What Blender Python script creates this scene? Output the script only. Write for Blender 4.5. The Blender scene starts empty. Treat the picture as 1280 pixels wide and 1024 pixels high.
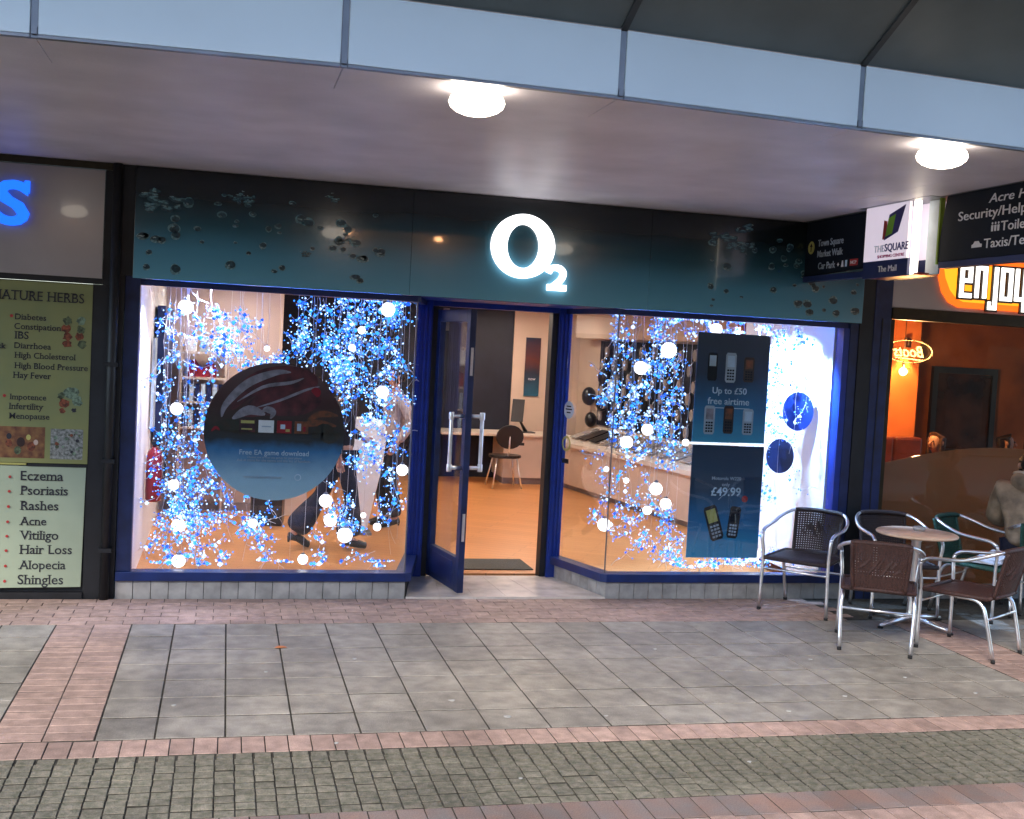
import bpy, math, random
from mathutils import Vector, Matrix, Euler
R = math.radians
rnd = random.Random(7)
S = bpy.context.scene
COL = S.collection

# ------------------------------------------------------------------ camera
cam_d = bpy.data.cameras.new('camera')
cam_d.sensor_width = 36.0
cam_d.lens = 36.0 * 1451.8 / 1280.0
cam_d.clip_start = 0.05
cam_d.clip_end = 2000
cam = bpy.data.objects.new('camera', cam_d)
COL.objects.link(cam)
_yaw, _pitch, _roll = .243, -.0546, .0533
_f = Vector((math.sin(_yaw) * math.cos(_pitch), math.cos(_yaw) * math.cos(_pitch), math.sin(_pitch)))
_r = Vector((math.cos(_yaw), -math.sin(_yaw), 0))
_u = _r.cross(_f)
_r2 = math.cos(_roll) * _r + math.sin(_roll) * _u
_u2 = -math.sin(_roll) * _r + math.cos(_roll) * _u
mw = Matrix((_r2, _u2, -_f)).transposed().to_4x4()
mw.translation = (0, 0, 2.0)
cam.matrix_world = mw
S.camera = cam

# ------------------------------------------------------------------ light
W = bpy.data.worlds.new('World')
S.world = W
W.use_nodes = True
wn = W.node_tree.nodes
sky = wn.new('ShaderNodeTexSky')
sky.sky_type = 'NISHITA'
sky.sun_disc = False
sky.sun_elevation = R(38)
sky.sun_rotation = R(215)
sky.dust_density = .4
sky.ozone_density = 3.0
bg = wn['Background']
W.node_tree.links.new(sky.outputs[0], bg.inputs[0])
bg.inputs[1].default_value = 0.10
sun_d = bpy.data.lights.new('sun', 'SUN')
sun_d.energy = 1.0
sun_d.angle = R(20)
sun_d.color = (1, .87, .74)
sun = bpy.data.objects.new('sun', sun_d)
COL.objects.link(sun)
sun.rotation_euler = (R(90 - 38), 0, R(-35))
S.view_settings.view_transform = 'Standard'
S.view_settings.look = 'None'
S.view_settings.gamma = 1
S.view_settings.exposure = 2.22
S.view_settings.use_curve_mapping = False
S.cycles.use_denoising = True
S.cycles.max_bounces = 8
S.cycles.transparent_max_bounces = 24
S.cycles.sample_clamp_indirect = 6
S.cycles.caustics_reflective = False
S.cycles.caustics_refractive = False

# ------------------------------------------------------------------ materials
def M(name, col, rough=.6, metal=0, var=.12, vs=6, bump=0, bs=60, rv=0, em=None, es=0, coat=0, col2=None, spec=.5, alpha=None, speck=0):
    m = bpy.data.materials.new(name)
    m.use_nodes = True
    n, l = m.node_tree.nodes, m.node_tree.links
    b = n['Principled BSDF']
    b.inputs['Roughness'].default_value = rough
    b.inputs['Metallic'].default_value = metal
    b.inputs['Coat Weight'].default_value = coat
    b.inputs['Specular IOR Level'].default_value = spec
    geo = n.new('ShaderNodeNewGeometry')
    nz = n.new('ShaderNodeTexNoise')
    nz.inputs['Scale'].default_value = vs
    nz.inputs['Detail'].default_value = 6
    l.new(geo.outputs['Position'], nz.inputs['Vector'])
    mx = n.new('ShaderNodeMix')
    mx.data_type = 'RGBA'
    c2 = col2 or tuple(max(0, c * (1 - 2 * var)) for c in col)
    c1 = col if col2 else tuple(min(1, c * (1 + var)) for c in col)
    mx.inputs[6].default_value = (*c1, 1)
    mx.inputs[7].default_value = (*c2, 1)
    rp = n.new('ShaderNodeValToRGB')
    rp.color_ramp.elements[0].position = .32
    rp.color_ramp.elements[1].position = .68
    l.new(nz.outputs[0], rp.inputs[0])
    l.new(rp.outputs[0], mx.inputs[0])
    out = mx.outputs[2]
    if rv:
        oi = n.new('ShaderNodeObjectInfo')
        mr = n.new('ShaderNodeMapRange')
        mr.inputs[3].default_value = 1 - rv
        mr.inputs[4].default_value = 1 + rv
        l.new(oi.outputs['Random'], mr.inputs[0])
        vm = n.new('ShaderNodeVectorMath')
        vm.operation = 'SCALE'
        l.new(out, vm.inputs[0])
        l.new(mr.outputs[0], vm.inputs['Scale'])
        out = vm.outputs[0]
    if speck:
        n3 = n.new('ShaderNodeTexNoise')
        n3.inputs['Scale'].default_value = 170
        n3.inputs['Detail'].default_value = 3
        n4 = n.new('ShaderNodeTexNoise')
        n4.inputs['Scale'].default_value = 1.3
        n4.inputs['Detail'].default_value = 7
        for q_ in (n3, n4): l.new(geo.outputs['Position'], q_.inputs['Vector'])
        ad = n.new('ShaderNodeMath')
        l.new(n3.outputs[0], ad.inputs[0]); l.new(n4.outputs[0], ad.inputs[1])
        m5 = n.new('ShaderNodeMapRange')
        m5.inputs[1].default_value = .7
        m5.inputs[2].default_value = 1.3
        m5.inputs[3].default_value = 1 - speck * 1.6
        m5.inputs[4].default_value = 1 + speck
        l.new(ad.outputs[0], m5.inputs[0])
        v5 = n.new('ShaderNodeVectorMath')
        v5.operation = 'SCALE'
        l.new(out, v5.inputs[0]); l.new(m5.outputs[0], v5.inputs['Scale'])
        out = v5.outputs[0]
    l.new(out, b.inputs['Base Color'])
    if bump:
        n2 = n.new('ShaderNodeTexNoise')
        n2.inputs['Scale'].default_value = bs
        n2.inputs['Detail'].default_value = 5
        l.new(geo.outputs['Position'], n2.inputs['Vector'])
        bp = n.new('ShaderNodeBump')
        bp.inputs['Strength'].default_value = bump
        bp.inputs['Distance'].default_value = .01
        l.new(n2.outputs[0], bp.inputs['Height'])
        l.new(bp.outputs[0], b.inputs['Normal'])
    if em:
        b.inputs['Emission Color'].default_value = (*em, 1)
        b.inputs['Emission Strength'].default_value = es
    if alpha is not None:
        b.inputs['Alpha'].default_value = alpha
    return m

def emit(name, col, s):
    m = bpy.data.materials.new(name)
    m.use_nodes = True
    n, l = m.node_tree.nodes, m.node_tree.links
    b = n['Principled BSDF']
    b.inputs['Base Color'].default_value = (*[c * .25 for c in col], 1)
    b.inputs['Specular IOR Level'].default_value = .2
    b.inputs['Emission Color'].default_value = (*col, 1)
    b.inputs['Emission Strength'].default_value = s
    return m

def glass(name, tint=(.93, .96, .97), refl=1.0, frost=None, frost_mix=0):
    m = bpy.data.materials.new(name)
    m.use_nodes = True
    n, l = m.node_tree.nodes, m.node_tree.links
    n.remove(n['Principled BSDF'])
    o = n['Material Output']
    tr = n.new('ShaderNodeBsdfTransparent')
    tr.inputs[0].default_value = (*tint, 1)
    gl = n.new('ShaderNodeBsdfGlossy')
    gl.inputs['Roughness'].default_value = .01
    gl.inputs[0].default_value = (refl, refl, refl, 1)
    fr = n.new('ShaderNodeFresnel')
    gb = n.new('ShaderNodeNewGeometry')
    mi = n.new('ShaderNodeMapRange')
    mi.inputs[3].default_value = 1.45
    mi.inputs[4].default_value = 1 / 1.45
    l.new(gb.outputs['Backfacing'], mi.inputs[0])
    l.new(mi.outputs[0], fr.inputs[0])
    mx = n.new('ShaderNodeMixShader')
    l.new(fr.outputs[0], mx.inputs[0])
    base = tr.outputs[0]
    if frost:
        df = n.new('ShaderNodeBsdfDiffuse')
        df.inputs[0].default_value = (*frost, 1)
        tl = n.new('ShaderNodeBsdfTranslucent')
        tl.inputs[0].default_value = (*frost, 1)
        a = n.new('ShaderNodeMixShader')
        a.inputs[0].default_value = .5
        l.new(df.outputs[0], a.inputs[1])
        l.new(tl.outputs[0], a.inputs[2])
        b2 = n.new('ShaderNodeMixShader')
        b2.inputs[0].default_value = frost_mix
        l.new(tr.outputs[0], b2.inputs[1])
        l.new(a.outputs[0], b2.inputs[2])
        base = b2.outputs[0]
    l.new(base, mx.inputs[1])
    l.new(gl.outputs[0], mx.inputs[2])
    l.new(mx.outputs[0], o.inputs[0])
    return m

def zprint(name, stops, z0, z1, rough=.3, var=.15, vs=5, coat=0, spec=.5):
    """print whose ink changes with height between z0 and z1"""
    m = bpy.data.materials.new(name)
    m.use_nodes = True
    n, l = m.node_tree.nodes, m.node_tree.links
    b = n['Principled BSDF']
    b.inputs['Roughness'].default_value = rough
    b.inputs['Coat Weight'].default_value = coat
    b.inputs['Specular IOR Level'].default_value = spec
    geo = n.new('ShaderNodeNewGeometry')
    sp = n.new('ShaderNodeSeparateXYZ')
    l.new(geo.outputs['Position'], sp.inputs[0])
    mr = n.new('ShaderNodeMapRange')
    mr.inputs[1].default_value = z0
    mr.inputs[2].default_value = z1
    l.new(sp.outputs[2], mr.inputs[0])
    nz = n.new('ShaderNodeTexNoise')
    nz.inputs['Scale'].default_value = vs
    nz.inputs['Detail'].default_value = 5
    l.new(geo.outputs['Position'], nz.inputs['Vector'])
    ma = n.new('ShaderNodeMath')
    ma.operation = 'MULTIPLY_ADD'
    l.new(nz.outputs[0], ma.inputs[0])
    ma.inputs[1].default_value = var
    mb = n.new('ShaderNodeMath')
    mb.operation = 'SUBTRACT'
    l.new(mr.outputs[0], mb.inputs[0])
    mb.inputs[1].default_value = var / 2
    l.new(mb.outputs[0], ma.inputs[2])
    rp = n.new('ShaderNodeValToRGB')
    e = rp.color_ramp.elements
    while len(e) < len(stops):
        e.new(.5)
    for k, (p, c) in enumerate(stops):
        e[k].position = p
        e[k].color = (*c, 1)
    l.new(ma.outputs[0], rp.inputs[0])
    l.new(rp.outputs[0], b.inputs['Base Color'])
    return m

def wood(name, c1, c2, rough=.35, sx=1.0, sy=9.0):
    m = bpy.data.materials.new(name)
    m.use_nodes = True
    n, l = m.node_tree.nodes, m.node_tree.links
    b = n['Principled BSDF']
    b.inputs['Roughness'].default_value = rough
    geo = n.new('ShaderNodeNewGeometry')
    mp = n.new('ShaderNodeMapping')
    mp.inputs['Rotation'].default_value = (0, 0, R(28))
    l.new(geo.outputs['Position'], mp.inputs[0])
    br = n.new('ShaderNodeTexBrick')
    br.inputs['Scale'].default_value = 1
    br.inputs['Brick Width'].default_value = 1.3
    br.inputs['Row Height'].default_value = .12
    br.inputs['Mortar Size'].default_value = .002
    br.inputs['Color1'].default_value = (*c1, 1)
    br.inputs['Color2'].default_value = (*c2, 1)
    br.inputs['Mortar'].default_value = (*[c * .45 for c in c1], 1)
    l.new(mp.outputs[0], br.inputs[0])
    m2 = n.new('ShaderNodeMapping')
    m2.inputs['Scale'].default_value = (2, 40, 1)
    l.new(mp.outputs[0], m2.inputs[0])
    nz = n.new('ShaderNodeTexNoise')
    nz.inputs['Scale'].default_value = 2
    nz.inputs['Detail'].default_value = 5
    l.new(m2.outputs[0], nz.inputs[0])
    mr = n.new('ShaderNodeMapRange')
    mr.inputs[3].default_value = .75
    mr.inputs[4].default_value = 1.2
    l.new(nz.outputs[0], mr.inputs[0])
    vm = n.new('ShaderNodeVectorMath')
    vm.operation = 'SCALE'
    l.new(br.outputs[0], vm.inputs[0])
    l.new(mr.outputs[0], vm.inputs['Scale'])
    l.new(vm.outputs[0], b.inputs['Base Color'])
    return m

K = dict(
    slab=M('grey_slab', (.315, .285, .235), .50, speck=.28, var=.16, vs=9, bump=.35, bs=140, rv=.10),
    pink=M('pink_paver', (.44, .30, .24), .6, speck=.25, var=.14, vs=14, bump=.35, bs=120, rv=.12),
    pink2=M('rust_paver', (.27, .165, .125), .6, var=.3, vs=5, bump=.4, bs=120, rv=.16, col2=(.21, .185, .17), speck=.25),
    sett=M('mossy_sett', (.25, .22, .165), .75, speck=.25, var=.2, vs=26, bump=.8, bs=90, rv=.16, col2=(.115, .115, .075)),
    bed=M('sand_joint', (.055, .050, .038), .95, var=.3, vs=30, bump=.5, bs=200),
    tarmac=M('street_ground', (.14, .14, .135), .9, var=.2, vs=3, bump=.4, bs=60),
    riser=M('cream_wall_tile', (.36, .35, .33), .45, var=.14, vs=10, bump=.1, bs=30, rv=.10),
    marble=M('pale_marble_tile', (.72, .64, .55), .22, var=.14, vs=5, rv=.04),
    blue=M('blue_frame_led_lit', (.006, .035, .26), .38, var=.12, vs=8, spec=.5),  # frame blue with the LED light on the posts put into the colour
    bsill=M('blue_frame_plain', (.006, .025, .13), .4, var=.15, vs=8),  # same frame blue for sills and heads, without that LED brightness
    dkblue=M('dark_blue_paint', (.008, .02, .085), .45, var=.2, vs=8),
    black=M('black_paint', (.008, .009, .011), .5, var=.3, vs=6, bump=.1, bs=20),
    brass=M('dark_bronze', (.035, .027, .012), .4, metal=.5, var=.2),
    soffit=M('soffit_panel', (.74, .71, .77), .46, var=.06, vs=2.2, spec=.35, speck=.05),
    fpanel=M('white_canopy_panel', (.80, .87, .88), .35, var=.03, vs=1.2),
    mullion=M('grey_mullion', (.22, .23, .25), .4, metal=.6, var=.1),
    over=M('dark_roof_panel', (.17, .20, .19), .5, var=.12, vs=1.5, bump=.05, bs=10),
    overj=M('roof_joint_cap', (.05, .055, .055), .5),
    chrome=M('polished_aluminium', (.90, .90, .92), .30, metal=1, var=.06, vs=20),
    weave=M('brown_wicker', (.055, .020, .015), .55, var=.3, vs=70, bump=.5, bs=250),
    weave_dk=M('dark_brown_wicker', (.028, .014, .013), .55, var=.3, vs=70, bump=.5, bs=250),
    weave_gr=M('green_wicker', (.012, .07, .048), .55, var=.3, vs=70, bump=.5, bs=250),
    ttop=M('tan_table_laminate', (.74, .50, .34), .35, var=.1, vs=12, bump=.03, bs=60),
    rubber=M('black_rubber', (.012, .012, .012), .8),
    wall_in=M('warm_white_plaster', (.60, .46, .36), .8, var=.04, vs=2),
    wall_pk=M('pinkish_plaster', (.50, .385, .35), .8, var=.04, vs=2),
    wall_w=M('white_window_lining', (.82, .82, .84), .5, var=.02, vs=2),
    navy=M('navy_wall', (.008, .010, .022), .6, var=.2, vs=4),
    ceil=M('ceiling_board', (.62, .55, .48), .9, var=.03, vs=2),
    floor=wood('laminate_floor', (.56, .235, .075), (.62, .27, .09)),
    cfloor=wood('cafe_floor', (.20, .09, .04), (.16, .07, .03)),
    desk=M('white_laminate', (.66, .56, .48), .4, var=.03, vs=3),
    counter=M('counter_front', (.58, .42, .32), .45, var=.05, vs=3),
    skirt=M('grey_plinth', (.25, .22, .24), .5),
    mat=M('entrance_mat', (.085, .08, .06), .95, var=.2, vs=60, bump=.6, bs=300),
    plastic=M('black_plastic', (.012, .012, .014), .35),
    white=M('white_print', (.80, .80, .80), .5, var=.02),
    ink=M('black_ink', (.018, .018, .025), .6, var=.1),
    red=M('red_ink', (.45, .03, .03), .5, var=.15, vs=30),
    redp=M('red_paint', (.30, .010, .02), .35),
    herbfascia=M('cream_fascia', (.36, .33, .325), .22, var=.05, vs=2, coat=.3),
    yposter=M('yellow_green_poster', (.25, .25, .085), .45, var=.07, vs=3, col2=(.20, .22, .09)),
    wposter=M('pale_green_poster', (.34, .40, .28), .5, var=.05, vs=3),
    pbrown=M('brown_photo', (.25, .12, .04), .5, var=.5, vs=22, col2=(.10, .03, .015)),
    pgrey=M('grey_photo', (.36, .36, .33), .5, var=.7, vs=55, col2=(.06, .07, .05)),
    leaf1=M('printed_leaf', (.10, .13, .06), .6, var=.4, vs=50),
    leaf2=M('printed_fruit', (.22, .055, .02), .6, var=.4, vs=50),
    leaf3=M('printed_herb', (.16, .23, .15), .6, var=.4, vs=50),
    bub=M('pale_droplet_print', (.12, .27, .31), .3, var=.35, vs=60),
    bubd=M('dark_droplet_print', (.018, .065, .09), .3, var=.3, vs=60),
    bubb=M('bright_droplet_print', (.30, .42, .43), .3, var=.35, vs=80),
    grey=M('grey_print', (.42, .50, .58), .5),
    lgrey=M('pale_blue_print', (.55, .70, .82), .5),
    navyp=M('navy_print', (.012, .022, .10), .4),
    sqblue=M('blue_logo_ink', (.03, .03, .16), .4),
    sqgreen=M('green_logo_ink', (.17, .42, .02), .4),
    sqred=M('brick_red_logo_ink', (.35, .03, .02), .4),
    mag=M('magenta_ink', (.45, .04, .16), .5),
    ochre=M('ochre_ink', (.45, .42, .12), .5),
    signdk=M('blue_black_sign_board', (.006, .010, .018), .55, var=.1, spec=.15),
    signw=M('white_sign_face', (.62, .56, .60), .4, var=.02, em=(.9, .8, .95), es=.12),
    lime=M('lime_edge', (.22, .34, .02), .4),
    orange_in=M('orange_cafe_wall', (.60, .17, .04), .8, var=.12, vs=2),
    brown_in=M('brown_cafe_wall', (.34, .11, .03), .8, var=.2, vs=2),
    ccream=M('cafe_cream_fascia', (.55, .50, .49), .4, var=.04, vs=2),
    dkwood=M('dark_wood', (.030, .012, .008), .45, var=.3, vs=12),
    leather=M('maroon_leather', (.11, .022, .014), .4, var=.2, vs=6),
    mirror=M('framed_dark_picture', (.05, .022, .010), .2, var=.4, vs=3),
    skin=M('skin', (.50, .27, .19), .55, var=.08, vs=30),
    hair_d=M('dark_hair', (.015, .010, .008), .5, var=.3, vs=90, bump=.6, bs=300),
    hair_b=M('brown_hair', (.09, .04, .02), .5, var=.3, vs=90, bump=.6, bs=300),
    trous=M('navy_trouser_cloth', (.010, .013, .035), .85, var=.2, vs=30, bump=.3, bs=80),
    coat_dk=M('black_coat_cloth', (.018, .016, .022), .8, var=.2, vs=30, bump=.3, bs=60),
    coat_w=M('pale_shirt_cloth', (.45, .38, .38), .8, var=.1, vs=30, bump=.3, bs=60),
    beige=M('beige_jacket_cloth', (.33, .225, .14), .85, var=.25, vs=9, bump=1.0, bs=14),
    cream=M('cream_lining', (.50, .42, .33), .8),
    brick=M('far_wall', (.10, .085, .075), .8, var=.2, vs=4, bump=.3, bs=40),
    farwin=M('far_window_dark', (.02, .025, .03), .15),
    wire=M('silver_gold_wire', (.75, .72, .72), .4, metal=.2),
    leafl=M('orange_leaf', (.60, .20, .06), .6),
    gum=M('chewing_gum', (.42, .42, .40), .7),
    paperbag=M('white_folded_paper', (.62, .62, .66), .6, var=.06),
    ash=M('clear_plastic_ashtray', (.5, .5, .5), .15, alpha=.55),
)
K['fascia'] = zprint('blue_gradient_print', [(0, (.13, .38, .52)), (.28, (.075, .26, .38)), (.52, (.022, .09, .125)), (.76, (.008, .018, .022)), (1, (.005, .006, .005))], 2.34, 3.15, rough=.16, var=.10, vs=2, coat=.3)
K['circ'] = zprint('round_poster_ink', [(0, (.42, .60, .68)), (.14, (.34, .54, .66)), (.36, (.035, .17, .36)), (.44, (.014, .02, .024)), (.55, (.035, .024, .018)), (.72, (.06, .02, .018)), (1, (.14, .08, .08))], .72, 1.78, rough=.35, var=.10, vs=9)
K['post1'] = zprint('poster_ink_upper', [(0, (.05, .32, .50)), (.3, (.03, .17, .34)), (.6, (.016, .04, .09)), (1, (.02, .04, .08))], 1.29, 2.2, rough=.3, var=.25, vs=5)
K['post2'] = zprint('poster_ink_lower', [(0, (.05, .36, .60)), (.3, (.025, .18, .38)), (.6, (.014, .05, .10)), (1, (.02, .04, .08))], .30, 1.26, rough=.3, var=.25, vs=5)
K['pane'] = glass('window_glass')
K['cpane'] = glass('cafe_glass', tint=(.80, .78, .74), refl=1.0)
K['frost'] = glass('frosted_film', tint=(.7, .62, .5), frost=(.46, .38, .29), frost_mix=.88)
E_ = dict(
    o2=emit('lit_white_acrylic', (1, .98, 1), .8),
    s=emit('lit_blue_neon', (.01, .12, 1), .42),
    dome=emit('lit_dome_diffuser', (1, .86, .70), 2.4),
    tube=emit('fluorescent_tube', (1, .86, .68), 1.1),
    led=emit('blue_led', (.010, .12, 1), .34),
    ledc=emit('azure_led', (.03, .25, 1), .6),
    ledw=emit('white_blue_led', (.38, .58, 1), .8),
    globe=emit('lit_white_globe', (1, .96, 1), .9),
    ceil=emit('added_panel_glow', (1, .83, .68), 14),
    orange=emit('lit_orange_acrylic', (1, .13, .01), .40),
    yellow=emit('lit_yellow_acrylic', (1, .34, .015), .40),
    lwhite=emit('lit_letter_white', (1, .95, .86), .6),
    bulb=emit('lit_bulb', (1, .62, .30), 8),
    far=emit('far_sign_lit', (1, .45, .12), 26),
    farl=emit('far_lamp_lit', (1, .48, .20), 34),
    screen=emit('rail_glow', (.75, .85, 1), .4),  # glow put into the clear poster rail, which is no lamp
    bluetube=emit('blue_fluorescent_tube', (.06, .20, 1), 12),
)

# ------------------------------------------------------------------ mesh builder
OR = {}
class MB:
    def __init__(s): s.v, s.f, s.sm = [], [], False
    def add(s, vs, fs):
        b = len(s.v)
        s.v += [tuple(v) for v in vs]
        s.f += [tuple(b + i for i in f) for f in fs]
        return s
    def box(s, x0, x1, y0, y1, z0, z1):
        return s.add([(x0, y0, z0), (x1, y0, z0), (x1, y1, z0), (x0, y1, z0), (x0, y0, z1), (x1, y0, z1), (x1, y1, z1), (x0, y1, z1)],
                     [(0, 3, 2, 1), (4, 5, 6, 7), (0, 1, 5, 4), (1, 2, 6, 5), (2, 3, 7, 6), (3, 0, 4, 7)])
    def obox(s, c, U, V, N, a, b, d):
        """oriented box: centre c, half sizes a,b,d along unit U,V,N"""
        c, U, V, N = map(Vector, (c, U, V, N))
        vs = [c + U * (a * i) + V * (b * j) + N * (d * k) for k in (-1, 1) for i, j in ((-1, -1), (1, -1), (1, 1), (-1, 1))]
        return s.add(vs, [(0, 3, 2, 1), (4, 5, 6, 7), (0, 1, 5, 4), (1, 2, 6, 5), (2, 3, 7, 6), (3, 0, 4, 7)])
    def bar(s, p, q, w, h, up=(0, 0, 1)):
        p, q = Vector(p), Vector(q)
        U = (q - p).normalized()
        V = Vector(up).cross(U).normalized()
        N = U.cross(V)
        return s.obox((p + q) / 2, U, V, N, (q - p).length / 2, w / 2, h / 2)
    def wallseg(s, p, q, z0, z1, t):
        """vertical slab between plan points p and q, thickness t to the right-hand side"""
        p, q = Vector(p), Vector(q)
        d = (q - p).normalized()
        n = Vector((d.y, -d.x)) * t
        P = [p, q, q + n, p + n]
        return s.prism([(a.x, a.y) for a in P], z0, z1)
    def prism(s, poly, z0, z1):
        n = len(poly)
        vs = [(x, y, z0) for x, y in poly] + [(x, y, z1) for x, y in poly]
        return s.add(vs, [tuple(range(n - 1, -1, -1)), tuple(range(n, 2 * n))] + [(i, (i + 1) % n, n + (i + 1) % n, n + i) for i in range(n)])
    def plate(s, poly, O, U, V, t):
        """extrude 2D polygon drawn in the plane O + u U + v V by thickness t along U x V"""
        O, U, V = map(Vector, (O, U, V))
        N = U.cross(V).normalized()
        n = len(poly)
        vs = [O + U * a + V * b for a, b in poly] + [O + U * a + V * b + N * t for a, b in poly]
        return s.add(vs, [tuple(range(n - 1, -1, -1)), tuple(range(n, 2 * n))] + [(i, (i + 1) % n, n + (i + 1) % n, n + i) for i in range(n)])
    def tube(s, pts, r, n=8, cap=True, sm=0):
        pts = [Vector(p) for p in pts]
        if sm: pts = smooth(pts, sm)
        rs = r if isinstance(r, (list, tuple)) else [r] * len(pts)
        if len(rs) != len(pts):
            rs = [rs[min(len(rs) - 1, int(i * len(rs) / len(pts)))] for i in range(len(pts))]
        b = len(s.v)
        t0 = (pts[1] - pts[0]).normalized()
        a = Vector((0, 0, 1)) if abs(t0.z) < .9 else Vector((1, 0, 0))
        u = t0.cross(a).normalized()
        for i, p in enumerate(pts):
            t = (pts[min(i + 1, len(pts) - 1)] - pts[max(i - 1, 0)]).normalized()
            u = (u - t * u.dot(t)).normalized()
            w = t.cross(u)
            for k in range(n):
                an = 2 * math.pi * k / n
                s.v.append(tuple(p + (u * math.cos(an) + w * math.sin(an)) * rs[i]))
        for i in range(len(pts) - 1):
            for k in range(n):
                k2 = (k + 1) % n
                s.f.append((b + i * n + k, b + i * n + k2, b + (i + 1) * n + k2, b + (i + 1) * n + k))
        if cap:
            s.f.append(tuple(b + k for k in range(n - 1, -1, -1)))
            s.f.append(tuple(b + (len(pts) - 1) * n + k for k in range(n)))
        s.sm = True
        return s
    def lathe(s, c, prof, n=20):
        b = len(s.v)
        for r, z in prof:
            for k in range(n):
                a = 2 * math.pi * k / n
                s.v.append((c[0] + r * math.cos(a), c[1] + r * math.sin(a), c[2] + z))
        m = len(prof)
        for i in range(m - 1):
            for k in range(n):
                k2 = (k + 1) % n
                s.f.append((b + i * n + k, b + i * n + k2, b + (i + 1) * n + k2, b + (i + 1) * n + k))
        s.f.append(tuple(b + k for k in range(n - 1, -1, -1)))
        s.f.append(tuple(b + (m - 1) * n + k for k in range(n)))
        s.sm = True
        return s
    def ball(s, c, r, n=10, m=6, sz=1):
        prof = []
        for i in range(m + 1):
            a = -math.pi / 2 + math.pi * i / m
            prof.append((max(r * math.cos(a), 1e-4), r * sz * math.sin(a)))
        return s.lathe(c, prof, n)
    def oct(s, c, r):
        x, y, z = c
        return s.add([(x + r, y, z), (x, y + r, z), (x - r, y, z), (x, y - r, z), (x, y, z + r), (x, y, z - r)],
                     [(0, 1, 4), (1, 2, 4), (2, 3, 4), (3, 0, 4), (1, 0, 5), (2, 1, 5), (3, 2, 5), (0, 3, 5)])
    def mesh(s, name, m, off=(0, 0, 0)):
        me = bpy.data.meshes.new(name)
        o = Vector(off)
        me.from_pydata([tuple(Vector(v) - o) for v in s.v], [], s.f)
        for x in (m if isinstance(m, (list, tuple)) else [m]):
            me.materials.append(x)
        if s.sm:
            me.shade_smooth()
        me.validate()
        me.update()
        return me

def smooth(p, k):
    q = [p[0]] + list(p) + [p[-1]]
    out = []
    for i in range(1, len(q) - 2):
        for j in range(k):
            t = j / k
            a, b, c, d = q[i - 1], q[i], q[i + 1], q[i + 2]
            out.append(.5 * ((2 * b) + (c - a) * t + (2 * a - 5 * b + 4 * c - d) * t * t + (3 * b - a - 3 * c + d) * t ** 3))
    out.append(p[-1])
    return out

def link(name, me, parent=None):
    o = bpy.data.objects.new(name, me)
    COL.objects.link(o)
    if parent:
        o.parent = parent
        OR[o.name] = OR.get(parent.name, Vector((0, 0, 0)))
    else:
        OR[o.name] = Vector((0, 0, 0))
    return o

def part(name, mb, m, parent=None, bev=0, label=None, kind=None):
    off = OR.get(parent.name, Vector((0, 0, 0))) if parent else Vector((0, 0, 0))
    o = link(name, mb.mesh(name, m, off), parent)
    if bev:
        b = o.modifiers.new('bevel', 'BEVEL')
        b.width = bev
        b.segments = 2
        b.limit_method = 'ANGLE'
        b.angle_limit = R(40)
    if label: o['label'] = label
    if kind: o['kind'] = kind
    return o

def thing(name, label, cat, loc=(0, 0, 0), group=None, kind=None):
    o = bpy.data.objects.new(name, None)
    COL.objects.link(o)
    o.location = loc
    o.empty_display_size = .1
    OR[o.name] = Vector(loc)
    if label: o['label'] = label
    if cat: o['category'] = cat
    if group: o['group'] = group
    if kind: o['kind'] = kind
    return o

def tag(o, label, cat, group=None):
    o['label'] = label
    o['category'] = cat
    if group: o['group'] = group
    return o

def struct(name, mb, m):
    o = part(name, mb, m)
    o['kind'] = 'structure'
    return o

def dup(root):
    def rec(o, par):
        c = o.copy()
        COL.objects.link(c)
        c.parent = par
        for ch in [x for x in COL.objects if x.parent == o]:
            rec(ch, c)
        return c
    return rec(root, None)

FR = ((1, 0, 0), (0, 0, 1))          # faces the street (-y)
SD = ((0, -1, 0), (0, 0, 1))         # faces -x

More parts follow.
